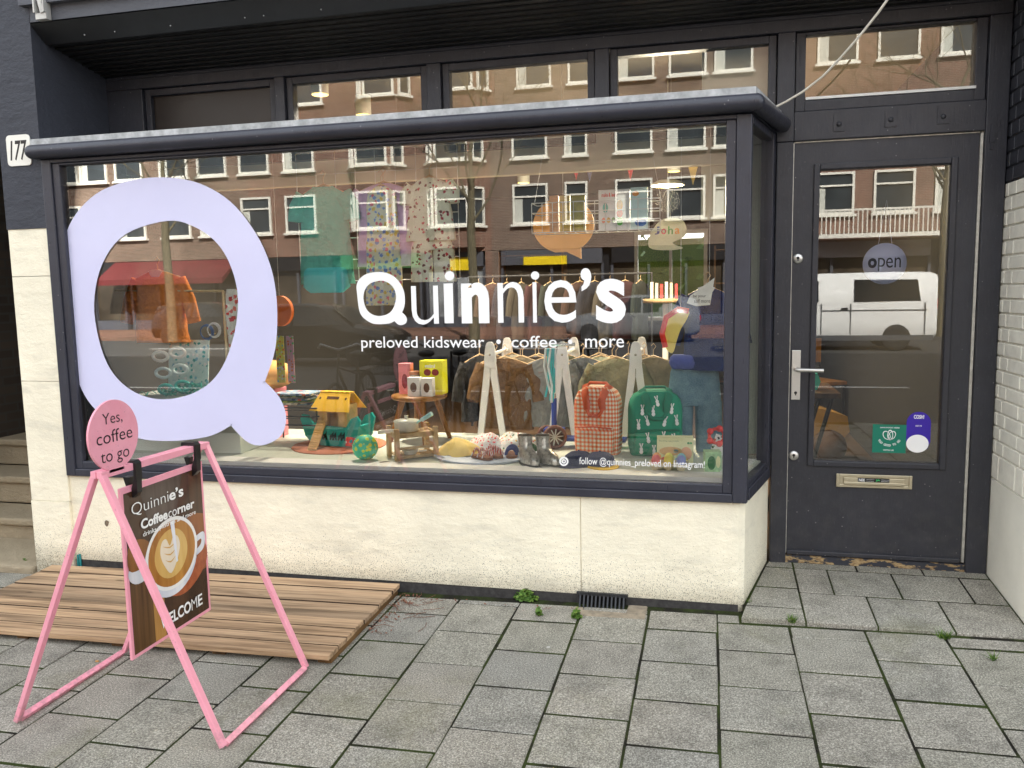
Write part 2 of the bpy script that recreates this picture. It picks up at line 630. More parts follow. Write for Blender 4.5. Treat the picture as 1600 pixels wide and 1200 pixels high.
def tile_mesh(w, l, name='paving_tile'):
    t, c = B(), .0045
    vs = []
    for z, i in ((-.045, 0), (-c, 0), (0, c)):
        vs += [(x * (w / 2 - i), y * (l / 2 - i), z) for x, y in ((-1, -1), (1, -1), (1, 1), (-1, 1))]
    t.add(vs, [(k + i, k + (i + 1) % 4, k + 4 + (i + 1) % 4, k + 4 + i) for k in (0, 4) for i in range(4)] + [(8, 9, 10, 11)])
    return t.mesh(name)
S = .303
KX, JC = -.1231, -.3772
full = tile_mesh(.2955, .2918)
rest = B()
def put_tile(x, y, l, near):
    jx, jy, jz = random.gauss(0, .0012), random.gauss(0, .0012), random.gauss(0, .0012)
    sl = Vector((-.0149 if -5 < x < 2 else 0, -.0186, 1)).normalized()
    q = Vector((0, 0, 1)).rotation_difference((sl + Vector((random.gauss(0, .0035), random.gauss(0, .0035), 0))).normalized())
    if near:
        me = full if abs(l - S) < .01 else tile_mesh(.2955, l - .0112)
        o = link('paving_tile', me, TILE, pav, (x + jx, y + jy, gz(x, y) + jz))
        o.rotation_mode = 'QUATERNION'
        o.rotation_quaternion = q @ Quaternion((0, 0, 1), random.gauss(0, .004))
    else:
        hw, hl, z = .148, l / 2 - .003, gz(x, y) + jz
        rest.box(x - hw, x + hw, y - hl, y + hl, z - .03, z)
for k in range(-40, 30):
    x = KX + S * (k + .5)
    top = -.022 if x < -.1 else -.112
    off = JC if k % 2 == 0 else JC - S / 2 + .008
    y = off
    while y < top - .04:
        y += S
    # y is now the first joint above the edge: begin with a cut tile
    hi = top
    y -= S
    while y > -4.8:
        l = hi - y
        if l > .02:
            cy = (hi + y) / 2
            hidden = x < -1.85 and x > -3.6 and cy > -.55
            near = -13 <= k <= 7 and cy > -2.9
            if hi == top and l > S + .01:
                l = S
            if not hidden and not (x > 1.3 and cy > -.0):
                put_tile(x, cy, l, near)
        hi, y = y, y - S
link('paving_tile', tile_mesh(.094, .082), TILE, pav, (-.0735, -.064, gz(-.07, -.12)))
struct(rest.build('paving_tile', TILE, pav), 'stuff')

# raised paving in front of the door
def pz(y):
    return .014 + (y + .17) * .082
b = B()
b.add([(x, y, z) for y, z in ((-.092, 0), (.545, 0)) for x in (-.01, 1.135) for z in (-.1, pz(y) - .0034)], [(0, 2, 3, 1), (1, 3, 7, 5), (4, 5, 7, 6), (0, 1, 5, 4), (2, 6, 7, 3)])
step = struct(b.build('doorstep_paving', JOINT))
def slab(x0, x1, y0, y1, x0b=None):
    t, g = B(), .0035
    x0b = x0 if x0b is None else x0b
    gy = .0062
    fr = [(x0 + g, y0 + gy), (x1 - g, y0 + gy), (x1 - g, y1 - gy), (x0b + g, y1 - gy)]
    cx, cy = sum(p[0] for p in fr) / 4, sum(p[1] for p in fr) / 4
    dz = random.gauss(0, .0012)
    vs = [(x - cx, y - cy, -.06 + pz(y) - pz(cy)) for x, y in fr] + [(x - cx, y - cy, -.004 + pz(y) - pz(cy)) for x, y in fr] + [((x - cx) * .975, (y - cy) * .975, pz(y) - pz(cy)) for x, y in fr]
    t.add(vs, [(k + i, k + (i + 1) % 4, k + 4 + (i + 1) % 4, k + 4 + i) for k in (0, 4) for i in range(4)] + [(8, 9, 10, 11)])
    t.build('paving_tile', TILE, step, (cx, cy, pz(cy) + dz))
slab(.114, .250, .470, .545, .135)
for a, c in ((.25, .549), (.549, .849), (.849, 1.133)):
    slab(a, c, .470, .545)
for a, c in ((.25, .405), (.405, .697), (.697, .995), (.995, 1.133)):
    slab(a, c, .195, .470)
for a, c in ((.25, .54), (.54, .84), (.84, 1.133)):
    slab(a, c, -.100, .195)
slab(.055, .25, .235, .470, .112)
slab(.002, .25, .025, .235, .052)
slab(-.022, .25, -.100, .025, .0)

# ------------------------------------------------------------------ the shop building
D = .551                                             # plane of door and transoms
shop = thing('shop_building', 'dark framed shop front with big bay window, grey door and cream painted base', 'building')
shop['label'] = 'shop front with cream base, large dark framed display window and grey glazed door'

# left pier: cream below, dark above
b = B()
b.box(-3.82, -3.572, .004, .60, -.12, .355)
b.box(-3.82, -3.572, .009, .60, .358, 1.02)
b.box(-3.82, -3.572, .009, .60, 1.023, 1.585)
b.box(-3.82, -3.572, .009, .60, 1.588, 1.836)
b.build('pier', CREAM, shop)
b = B()
b.box(-3.824, -3.569, .004, .60, 1.8365, 3.05)
b.build('pier', DARKREND, shop)['label'] = 'dark grey painted upper half of the left pier'
# stall riser under the bay: two rendered fields with an open joint, then the splayed return
b = B()
b.box(-3.5715, -.748, .022, .20, .030, .507)
b.box(-.744, -.030, .022, .20, .030, .507)
b.box(-.7482, -.7438, .03, .2, .030, .507)
b.add([(-.030, .022, -.1), (-.004, .040, -.1), (.128, .548, -.1), (-.03, .548, -.1), (-.030, .022, .507), (-.004, .040, .507), (.128, .548, .507), (-.03, .548, .507)],
      [(0, 1, 5, 4), (1, 2, 6, 5), (2, 3, 7, 6), (4, 5, 6, 7)])
b.build('stall_riser', CREAM, shop)
b = B()
b.box(-3.569, -.9, .026, .2, -.15, .0295)
b.box(-.9, -.030, .0225, .2, -.15, .0295)
b.build('tar_strip', TAR, shop)
b = B()                                              # chipped hole in the render
p = at(167, 818, .02)
b.prism([(a + random.uniform(-.004, .004), c + random.uniform(-.004, .004)) for a, c in circle(0, 0, .013, 12, .018)], lambda a, c, d: (p.x + a, .0205 - d, p.z + c), .001)
b.build('chip', plain('bare_mortar', (120, 106, 88), .95, var=.5, scale=90), shop)
b = B()
p = at(124, 873, .02)
b.box(p.x - .012, p.x - .004, .016, .0215, -.02, .055)
b.box(p.x + .002, p.x + .012, .016, .0215, -.02, .06)
b.build('duct', plain('teal_plastic', (30, 128, 130), .5), shop)

# bay window ---------------------------------------------------------------
b = B()
ZB, ZT = .505, 2.186
b.box(-3.570, -3.512, .0, .075, ZB, ZT)               # left post
b.box(-.062, .0, .0, .062, ZB, ZT)                    # corner post
b.box(-3.512, -.062, .0, .075, ZB, .545)              # bottom member
b.box(-3.512, -.062, .0, .075, 2.166, ZT)
b.box(-3.512, -3.467, .010, .080, .545, 2.166)        # glazing beads, set back
b.box(-.104, -.062, .010, .080, .545, 2.166)
b.box(-3.467, -.104, .010, .080, .545, .585)
b.box(-3.467, -.104, .010, .080, 2.154, 2.166)
# splayed return
SX = Vector((.141, .551, 0)).normalized()
SN = Vector((SX.y, -SX.x, 0))
def spl(t, d):                                        # point along the splay (metres) pushed outwards by d
    return SX * t + SN * d
def sbox(t0, t1, d0, d1, z0, z1):
    P = [spl(t, d) + Vector((0, 0, z)) for z in (z0, z1) for d in (d0, d1) for t in (t0, t1)]
    b.add(P, [(0, 2, 3, 1), (4, 5, 7, 6), (0, 1, 5, 4), (2, 6, 7, 3), (0, 4, 6, 2), (1, 3, 7, 5)])
sbox(.0, .030, -.06, -.001, ZB, ZT)
sbox(.030, .060, -.06, -.010, ZB, ZT)
sbox(.500, .565, -.06, -.001, ZB, ZT)
sbox(.060, .500, -.06, -.001, ZB, .560)
sbox(.060, .500, -.06, -.008, .560, .590)
sbox(.060, .500, -.06, -.004, 2.150, ZT)
bay = b.build('bay_window', FRAME, shop, bev=.004)
bay['label'] = 'wide dark framed bay display window with round moulding on top'
b = B()
path = [(-3.588, -.030, 2.222), (.014, -.030, 2.222), tuple(spl(.33, .034) + Vector((0, 0, 2.222))), tuple(spl(.53, .034) + Vector((0, 0, 2.222)))]
b.tube([path[0], path[1]], [.036, .036], 20)
b.tube([path[1], path[3]], [.036, .036], 20)
b.ball(path[1], .0360, 20)
b.ball(path[0], .0360, 20)
b.box(-3.60, -.001, .0, .06, 2.188, 2.255)
P = [spl(t, d) + Vector((0, 0, z)) for z in (2.188, 2.255) for d in (-.06, .004) for t in (-.002, .56)]
b.add(P, [(0, 2, 3, 1), (4, 5, 7, 6), (0, 1, 5, 4), (2, 6, 7, 3), (0, 4, 6, 2), (1, 3, 7, 5)])
b.build('moulding', FRAME, bay)
b = B()                                              # zinc edge and flat roof of the bay
zb, zt = 2.257, 2.288
b.add([(-3.60, -.025, zb), (.012, -.025, zb), (*spl(.55, .022)[:2], zb), (-3.60, .55, zb), (-3.60, -.025, zt), (.012, -.025, zt), (*spl(.55, .022)[:2], zt), (-3.60, .55, zt)],
      [(0, 1, 5, 4), (1, 2, 6, 5), (2, 3, 7, 6), (3, 0, 4, 7), (4, 5, 6, 7), (3, 2, 1, 0)])
b.build('zinc_capping', ZINC, bay)
GY = .034
b = B()
b.box(-3.475, -.096, GY, GY + .006, .578, 2.160)
b.build('pane', PANE, bay)
b = B()
P = [spl(t, d) + Vector((0, 0, z)) for z in (.580, 2.156) for d in (-.030, -.024) for t in (.055, .505)]
b.add(P, [(0, 2, 3, 1), (4, 5, 7, 6), (0, 1, 5, 4), (2, 6, 7, 3), (0, 4, 6, 2), (1, 3, 7, 5)])
b.build('pane', SPANE, bay)
b = B()                                              # white inside sill
b.box(-3.50, -.06, .050, .168, .50, .606)
P = [spl(t, d) + Vector((0, 0, z)) for z in (.50, .606) for d in (-.16, -.062) for t in (.17, .50)]
b.add(P, [(0, 2, 3, 1), (4, 5, 7, 6), (0, 1, 5, 4), (2, 6, 7, 3), (0, 4, 6, 2), (1, 3, 7, 5)])
b.build('inner_sill', plain('sill_white', (250, 250, 248), .5, var=.01), bay)

# big lilac letter on the glass
LILAC = plain('lilac_vinyl', (212, 212, 241), .12, var=.02, scale=4, spec=.5)
WVIN = plain('white_vinyl', (246, 246, 246), .4, var=.01)
def q_outline():
    outer = [(255, 277), (310, 286), (360, 315), (400, 365), (424, 420), (433, 480), (430, 545), (414, 596), (414.2, 596.3), (436, 620), (447, 650), (441, 678), (422, 692), (402, 696), (383, 688), (361, 665), (360.7, 665), (325, 682), (262, 689), (205, 681), (152, 643), (124, 600), (112, 540), (103, 450), (99, 390), (113, 343), (150, 303), (200, 283)]
    inner = [(262, 345), (305, 355), (340, 381), (362, 420), (372, 470), (364, 530), (342, 582), (307, 612), (257, 624), (213, 614), (178, 585), (157, 540), (147, 475), (160, 412), (196, 366)]
    return outer, inner
def q_mesh(b, to3):
    o, i = q_outline()
    O, I = smooth_loop(o, 5), smooth_loop(i, 5)
    # one outline: round the outside, across a seam at the top, backwards round the hole and back
    P = O + [O[0]] + [I[0]] + I[:0:-1] + [I[0]]
    P[len(O)] = (O[0][0] + 1e-4, O[0][1])
    P[len(O) + 1] = (I[0][0] + 1e-4, I[0][1])
    b.add([to3(*p) for p in P], earclip(P))
b = B()
def glass3(u, v):
    p = at(u, v, GY - .0015)
    return (p.x, GY - .0015, p.z)
q_mesh(b, glass3)
o = b.build('letter_sticker', LILAC, bay, recalc=False)
o['label'] = 'huge lilac letter Q sticker on the glass'

b = B()
def q_small(u0, u1, v0, v1):
    q_mesh(b, lambda u, v: glass3(u0 + (u - 99) / 349 * (u1 - u0), v0 + (v - 277) / 419 * (v1 - v0)))
EX, EZ = Vector((1, 0, 0)), Vector((0, 0, 1))
def gl_text(txt, u0, v0, u1, v1, weight=0, fit=True, **kw):
    """Letters on the window pane fitted to a pixel box (u0, v0 top-left; u1, v1 bottom-right)."""
    a, c = at(u0, v0, GY - .0015), at(u1, v1, GY - .0015)
    put_text(b, txt, (0, GY - .0015, 0), EX, EZ, a.x, c.x, c.z, a.z if fit else None, weight, **kw)
q_small(557, 636, 425, 508)
gl_text('u', 642, 447, 686, 507, -.012)
gl_text('ı', 693, 443, 709, 505, .035)
gl_text('n', 720, 442, 765, 505, .045)
gl_text('n', 777, 441, 819, 504, -.006)
gl_text('ı', 832, 441, 839, 504, -.004)
gl_text('e', 850, 438, 901, 504, .0)
gl_text('’', 907, 419, 924, 455, .02)
gl_text('s', 931, 436, 978, 505, .030)
for u, v, r in ((702.5, 431, 7.5), (836, 430.5, 6.5)):
    b.add([glass3(*p) for p in circle(u, v, r)], [tuple(range(28))])
b.build('lettering', WVIN, bay, recalc=False)['label'] = 'white shop name in the middle of the glass'
for t_, box_ in (('preloved kidswear', (564, 526, 757, 549)), ('coffee', (799, 525, 870, 543)), ('more', (914, 529, 975, 543))):
    b = B()
    gl_text(t_, *box_, .004)
    b.build('lettering', WVIN, bay, recalc=False)['label'] = 'white words %s under the shop name' % t_
for u in (779, 891):
    b = B()
    b.add([glass3(*p) for p in circle(u, 534, 3.5)], [tuple(range(28))])
    b.build('lettering_dot', WVIN, bay, recalc=False)
b = B()
ring_fill(b, circle(881, 721, 7.2), circle(881, 721, 4.6), glass3)
ring_fill(b, circle(881, 721, 3.4), circle(881, 721, 1.4), glass3)
b.build('camera_icon', WVIN, bay, recalc=False)
b = B()
gl_text('follow @quinnies_preloved on Instagram!', 905, 714, 1101, 735, .002)
b.build('lettering', WVIN, bay, recalc=False)['label'] = 'small white line of words low on the glass'

# transom windows and head
def frame_rect(b, x0, x1, z0, z1, w, y0, y1, wb=None, wt=None):
    wb, wt = wb or w, wt or w
    b.box(x0, x0 + w, y0, y1, z0, z1)
    b.box(x1 - w, x1, y0, y1, z0, z1)
    b.box(x0 + w, x1 - w, y0, y1, z0, z0 + wb)
    b.box(x0 + w, x1 - w, y0, y1, z1 - wt, z1)
b = B()
for x0, x1 in ((-3.569, -3.335), (-2.50, -2.441), (-1.619, -1.542), (-.734, -.664), (.137, .216)):
    b.box(x0, x1, D - .02, D + .08, 2.29 if x1 < .2 else 2.145, 2.648)
b.box(-3.569, 1.133, D - .022, D + .08, 2.648, 2.706)
b.box(-3.568, 1.132, D - .018, D + .08, 2.7065, 3.04)
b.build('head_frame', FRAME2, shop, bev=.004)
for i, (x0, x1) in enumerate(((-3.335, -2.50), (-2.441, -1.619), (-1.542, -.734), (-.664, .137))):
    b = B()
    frame_rect(b, x0 + .004, x1 - .004, 2.20, 2.646, .036, D + .002, D + .06)
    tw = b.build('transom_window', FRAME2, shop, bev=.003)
    b = B()
    b.box(x0 + .036, x1 - .036, D + .028, D + .034, 2.23, 2.612)
    if i == 0:
        b.build('panel', plain('dark_panel', (38, 31, 26), .35, var=.2, scale=2), tw)
    else:
        b.build('pane', PANE, tw)
b = B()
frame_rect(b, .220, 1.040, 2.285, 2.646, .045, D + .002, D + .06, .05, .012)
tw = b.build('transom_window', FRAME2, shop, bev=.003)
b = B()
b.box(.262, 1.0, D + .03, D + .036, 2.32, 2.640)
b.build('pane', PANE, tw)
b = B()
b.box(.268, 1.0, D - .002, D + .029, 2.337, 2.349)
b.build('glazing_strip', WHITEP, tw)

# door frame, bolts, door
b = B()
b.box(.139, .2165, D - .020, D + .08, .04, 2.143)
b.box(1.0425, 1.133, D - .020, D + .08, .04, 2.647)
b.box(.2165, 1.0425, D - .018, D + .08, 2.146, 2.282)
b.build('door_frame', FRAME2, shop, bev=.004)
b = B()
b.box(.2165, 1.0425, D - .004, D + .06, .04, .108)
k = N('peeling_threshold')
_v = k.coord('World', (1, 1, 2.5))
k.set(k.mix(k.ramp(k.noise(_v, 17, 4), (.50, 0), (.56, 1)), srgb(52, 54, 62), k.ramp(k.noise(_v, 60, 3), (.3, srgb(120, 90, 58)), (.7, srgb(196, 172, 128)))), .8)
k.bump(k.noise(_v, 17, 4), .5, .006)
b.build('threshold', k.m, shop)
for u, v in ((1311, 193), (1392, 186), (1474, 181)):
    p = at(u, v - 1, D - .02)
    b = B()
    b.box(p.x - .025, p.x + .025, D - .022, D - .0175, p.z - .038, p.z + .038)
    b.ball((p.x, D - .022, p.z - .006), .012, 12, (1, .7, 1))
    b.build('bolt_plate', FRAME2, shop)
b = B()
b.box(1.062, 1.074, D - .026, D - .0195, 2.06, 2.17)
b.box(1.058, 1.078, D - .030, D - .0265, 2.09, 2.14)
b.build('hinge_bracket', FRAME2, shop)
b = B()
x0, x1, z0, z1 = .2215, 1.0375, .116, 2.139
gx0, gx1, gz0, gz1 = .341, .912, .597, 2.006
b.box(x0, gx0, D + .004, D + .05, z0, z1)
b.box(gx1, x1 - .012, D + .004, D + .05, z0, z1)
b.box(gx0, gx1, D + .004, D + .05, z0, gz0)
b.box(gx0, gx1, D + .004, D + .05, gz1, z1)
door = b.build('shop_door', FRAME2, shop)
door['label'] = 'anthracite door with one tall pane'
b = B()
frame_rect(b, .312, .941, .568, 2.037, .0285, D - .006, D + .0035)
b.build('glazing_moulding', FRAME2, door, bev=.005)
b = B()
b.box(gx0 - .003, gx1 + .003, D + .020, D + .026, gz0 - .003, gz1 + .003)
b.build('pane', PANE, door)
b = B()
b.box(x1 - .010, x1 + .002, D - .002, D + .02, z0, z1)
b.box(x0 - .0035, x0 - .0005, D - .002, D + .02, z0, z1)
b.box(x0, x1 - .012, D - .001, D + .02, z1 + .0005, z1 + .005)
b.build('weather_strip', plain('aluminium_strip', (196, 194, 186), .45, .6, var=.2, scale=30), door)
b = B()
b.box(x0 + .002, x1 - .02, D - .012, D + .0035, .112, .135)
b.build('weather_bar', FRAME2, door, bev=.004)
b = B()
b.box(.229, .271, D - .004, D + .0035, .90, 1.146)
b.build('handle_plate', STEEL, door, bev=.002)
b = B()
b.tube([(.249, D - .002, 1.052), (.249, D - .045, 1.052)], .0095, 12)
b.tube([(.249, D - .045, 1.052), (.262, D - .050, 1.052), (.372, D - .050, 1.050)], [.0095, .0105, .0095], 12)
b.build('handle', STEEL, door)
KEY = plain('keyhole_dark', (28, 26, 24), .5)
for zz in (1.592, .618):
    b = B()
    b.lathe([(.0, .008), (.020, .008), (.024, .003), (.024, 0)][::-1], 24, (.248, D + .0035, zz), (0, -1, 0))
    lk = b.build('lock_rosette', STEEL, door)
    b = B()
    b.lathe([(.007, 0), (.007, .0012), (0, .0012)], 12, (.248, D - .0045, zz + .003), (0, -1, 0))
    b.box(.2455, .2505, D - .0058, D - .0045, zz - .011, zz)
    b.build('keyhole', KEY, lk)
b = B()
b.lathe([(.007, 0), (.007, .0012), (0, .0012)], 12, (.250, D - .004, .935), (0, -1, 0))
b.box(.2475, .2525, D - .0053, D - .0040, .922, .934)
b.build('keyhole', KEY, door)
b = B()
frame_rect(b, .450, .796, .468, .534, .014, D - .006, D + .0035)
b.box(.464, .782, D - .001, D + .0035, .482, .520)
b.box(.484, .762, D - .010, D - .0015, .486, .518)
b.box(.484, .762, D - .016, D - .0105, .484, .497)
lb = b.build('letterbox', plain('satin_nickel', (200, 190, 164), .35, .75, var=.1), door, bev=.002)
b = B()
b.box(.548, .692, D - .0118, D - .0105, .4985, .518)
b.build('sticker', plain('black_sticker', (18, 18, 18), .4), lb)
b = B()
put_text(b, 'NEE', (0, D - .0122, 0), EX, EZ, .553, .580, .501, .515, .02)
put_text(b, 'ongeadresseerd', (0, D - .0122, 0), EX, EZ, .586, .622, .510, .514)
put_text(b, 'reclamedrukwerk', (0, D - .0122, 0), EX, EZ, .586, .622, .502, .506)
put_text(b, 'huis-aan-huis', (0, D - .0122, 0), EX, EZ, .656, .690, .510, .514)
put_text(b, 'bladen', (0, D - .0122, 0), EX, EZ, .656, .690, .502, .506)
b.build('lettering', WVIN, lb, recalc=False)
b = B()
put_text(b, 'JA', (0, D - .0122, 0), EX, EZ, .630, .650, .501, .515, .02)
b.build('lettering', plain('green_print', (60, 190, 110), .5), lb, recalc=False)
# stickers on the door pane
DY = D + .0185
b = B()
b.box(.614, .766, DY, DY + .001, .641, .781)
sk = b.build('sticker', plain('teal_sticker', (0, 118, 96), .4, var=.03), door)
sk['label'] = 'square green sticker with white leaf drawing'
b = B()
def leafring(cx, cz, rx, rz, rot, w=.0028):
    O = [(cx + rx * math.cos(t) * math.cos(rot) - rz * math.sin(t) * math.sin(rot), cz + rx * math.cos(t) * math.sin(rot) + rz * math.sin(t) * math.cos(rot)) for t in [2 * math.pi * i / 32 for i in range(32)]]
    I = [(cx + (x - cx) * (1 - w / rx), cz + (z - cz) * (1 - w / rx)) for x, z in O]
    ring_fill(b, O, I, lambda a, c: (a, DY - .0008, c))
leafring(.678, .728, .016, .023, .5)
leafring(.702, .728, .016, .023, -.5)
leafring(.694, .730, .013, .026, .0)
for i, ch in enumerate('TOO GOOD TO GO'):
    if ch != ' ':
        t = R(214 + 112 * i / 13)
        ex = Vector((-math.sin(t), 0, math.cos(t)))
        ey = Vector((-math.cos(t), 0, -math.sin(t)))
        c = Vector((.690, DY - .0008, .733)) + Vector((math.cos(t), 0, math.sin(t))) * .060
        put_text(b, ch, c, ex, ey, -.0042, .0042, 0, .011, .02)
put_text(b, 'SAVE FOOD HERE', (0, DY - .0008, 0), EX, EZ, .648, .735, .763, .769, .02)
put_text(b, 'WITH US', (0, DY - .0008, 0), EX, EZ, .664, .712, .651, .658, .02)
b.build('lettering', WVIN, sk, recalc=False)
b = B()
pill = [(.820 + .054 * math.cos(t), .792 + .054 * math.sin(t)) for t in [math.pi * i / 14 for i in range(15)]] + [(.766, .70), (.820 - .054 * math.cos(R(40)), .665), (.820 + .054 * math.cos(R(40)), .665), (.874, .70)]
b.prism(pill, lambda a, c, d: (a, DY + d, c), .001)
sk = b.build('sticker', plain('violet_sticker', (52, 22, 160), .4, var=.03), door)
sk['label'] = 'violet pill shaped sticker with white disc'
b = B()
put_text(b, 'COSH!', (0, DY - .0008, 0), EX, EZ, .797, .843, .812, .831, .03)
put_text(b, 'scan me', (0, DY - .0008, 0), EX, EZ, .806, .834, .774, .781, .01)
b.add([(a, DY - .0008, c) for a, c in circle(.817, .690, .050, 32, .044)], [tuple(range(32))])
b.build('lettering', WVIN, sk, recalc=False)

# canopy: fascia, boarded soffit, concrete band above
b = B()
b.add([(x, y, z) for x in (-3.568, 1.60) for y, z in ((0, 2.866), (.10, 2.788), (.112, 2.798), (.03, 2.872))], [(0, 4, 5, 1), (1, 5, 6, 2), (2, 6, 7, 3), (3, 7, 4, 0), (0, 1, 2, 3), (4, 7, 6, 5)])
can = b.build('canopy', plain('canopy_paint', (34, 35, 37), .4, var=.15), shop)
for i in range(9):
    b = B()
    y0 = .112 + i * .047
    z0 = 2.790 - i * .0085
    b.box(-3.568, 1.133, y0, y0 + .0435, z0, z0 + .014)
    b.build('soffit_board', BLACK, can, bev=.003)
b = B()
for u, v in ((134, 56), (181, 51), (268, 42), (384, 30), (503, 17), (413, 18)):
    p = at(u, v, .07)
    b.ball((p.x, .062, 2.806), .0035, 8)
b.build('screw', ZINC, can)
b = B()
b.box(-3.83, 1.60, .006, .16, 2.875, 3.05)
b.box(-3.60, 1.60, -.03, .006, 2.95, 3.05)
b.build('concrete_band', m_stucco('grey_band', (92, 94, 100), False, .6, .3), shop)
b = B()
p = at(63, 20, -.04)
b.box(p.x - .035, p.x + .030, -.036, -.002, 2.870, 2.90)
b.box(p.x - .035, p.x - .027, -.05, -.002, 2.90, 2.99)
b.box(p.x + .022, p.x + .030, -.05, -.002, 2.90, 2.99)
b.bar((p.x - .02, -.03, 3.03), (p.x + .01, -.03, 2.90), .022)
b.build('awning_bracket', plain('galvanised', (188, 186, 180), .5, .3, var=.2), shop)
# upper storeys: solid brick block that keeps this side of the street in shade
SHOPBRICK = m_brick('shop_brick', (.13, .06, .045), (.18, .09, .065), (.16, .15, .13))
b = B()
b.box(-3.83, 1.80, .02, 9.5, 3.05, 13.5)
b.build('upper_wall', SHOPBRICK, shop)

# right pier: painted brickwork, white below and dark above
PWHITE = plain('white_brick_paint', (234, 229, 214), .6, var=.10, scale=14, bump=.5, bscale=45)
PDARK = plain('dark_brick_paint', (44, 45, 52), .5, var=.16, scale=14, bump=.5, bscale=45)
PMORT = plain('painted_mortar', (214, 209, 194), .8, var=.12, scale=40, bump=.6)
PMORTD = plain('dark_painted_mortar', (34, 35, 40), .7, var=.2, scale=40, bump=.6)
b = B()
b.box(1.1375, 1.80, .0, 9.5, -.1, .540)
b.build('pier', m_stucco('white_render', (236, 231, 216), False, .75, .25), shop)['label'] = 'smooth white base of the right pier'
b = B()
b.box(1.143, 1.80, .004, 9.5, .540, 1.845)
bw = b.build('brick_wall', PMORT, shop)
bw['label'] = 'white painted brickwork right of the door'
b = B()
b.box(1.1432, 1.80, .0042, 9.5, 1.845, 3.05)
bd = b.build('brick_wall', PMORTD, shop)
bd['label'] = 'dark painted brickwork above the white part'
def brickmesh(l, h, t):
    x = B()
    c = .003
    vs = [(0, -l / 2, -h / 2), (0, l / 2, -h / 2), (0, l / 2, h / 2), (0, -l / 2, h / 2)]
    vs += [(-t + c, a, d) for _, a, d in vs[:4]] + [(-t, a * (1 - 2 * c / l), d * (1 - 2 * c / h)) for _, a, d in vs[:4]]
    x.add(vs, [(k + i, k + (i + 1) % 4, k + 4 + (i + 1) % 4, k + 4 + i) for k in (0, 4) for i in range(4)] + [(8, 9, 10, 11)])
    return x.mesh('brick')
cache = {}
z, row = .5435, 0
while z < 2.86:
    h = .0655
    if row == 0:
        h = .12
    lens = [.21, .10] * 4 if row % 2 else [.10, .21] * 4
    y = .550
    if row % 2:
        lens[0] = .05
    for l in lens:
        if y <= .02:
            break
        l2 = min(l, y - .004)
        if l2 > .03:
            dark = z > 1.843
            key = (round(l2, 3), h, dark)
            if key not in cache:
                cache[key] = brickmesh(l2 - .008, h - .009, .0065)
            link('brick', cache[key], PDARK if dark else PWHITE, bd if dark else bw, (1.1432 + random.gauss(0, .0006), y - l2 / 2, z + h / 2), rot=(0, 0, random.gauss(0, .004)))
        y -= l
    z += h
    row += 1

# ------------------------------------------------------------------ rooms behind the glass
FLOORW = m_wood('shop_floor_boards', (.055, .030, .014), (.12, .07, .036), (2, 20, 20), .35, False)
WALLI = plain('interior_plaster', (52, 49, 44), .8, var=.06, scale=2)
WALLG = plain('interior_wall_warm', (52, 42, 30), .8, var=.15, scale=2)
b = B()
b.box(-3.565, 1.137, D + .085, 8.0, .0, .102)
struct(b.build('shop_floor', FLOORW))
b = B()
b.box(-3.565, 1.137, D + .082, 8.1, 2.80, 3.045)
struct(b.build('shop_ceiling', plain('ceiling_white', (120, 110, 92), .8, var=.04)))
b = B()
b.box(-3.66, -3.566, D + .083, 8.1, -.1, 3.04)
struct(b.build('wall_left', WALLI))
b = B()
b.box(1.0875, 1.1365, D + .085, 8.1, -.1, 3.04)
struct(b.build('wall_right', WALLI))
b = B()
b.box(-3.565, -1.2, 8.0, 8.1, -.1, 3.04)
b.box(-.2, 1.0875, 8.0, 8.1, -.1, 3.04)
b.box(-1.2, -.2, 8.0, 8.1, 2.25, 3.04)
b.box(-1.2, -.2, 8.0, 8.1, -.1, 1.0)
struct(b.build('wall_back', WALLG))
b = B()                                              # display platform in the bay
b.box(-3.560, -.07, .170, 1.06, .45, .600)
b.box(-3.560, -.07, 1.02, 1.06, .102, .4495)
b.box(-3.560, -.07, .20, 1.02, .12, .4495)
P = [(-.07, .19), (.0, .19), (.10, .545), (.10, D + .085), (-.07, D + .085)]
b.prism(P, lambda a, c, d: (a, c, .45 + d), .150)
struct(b.build('display_platform', plain('platform_pale_green', (214, 219, 206), .6, var=.04)))
b = B()                                              # cream lintel over the back of the bay
b.box(-3.56, -.02, D + .09, D + .15, 2.075, 2.256)
b.box(-.215, .134, D + .152, D + .17, 1.80, 2.795)
struct(b.build('bay_lintel', plain('lintel_cream', (226, 220, 196), .7, var=.03)))
# end wall between bay and doorway, seen through the side pane
b = B()
b.box(-3.56, -3.52, .09, 1.06, .607, 2.18)
struct(b.build('bay_cheek', WALLI))
b = B()
b.box(-.05, .135, D + .09, D + .11, .602, 2.20)
b.box(.085, .095, D + .082, D + .089, .602, 2.20)
struct(b.build('bay_partition', plain('sage_panel', (232, 242, 226), .6, var=.03)))
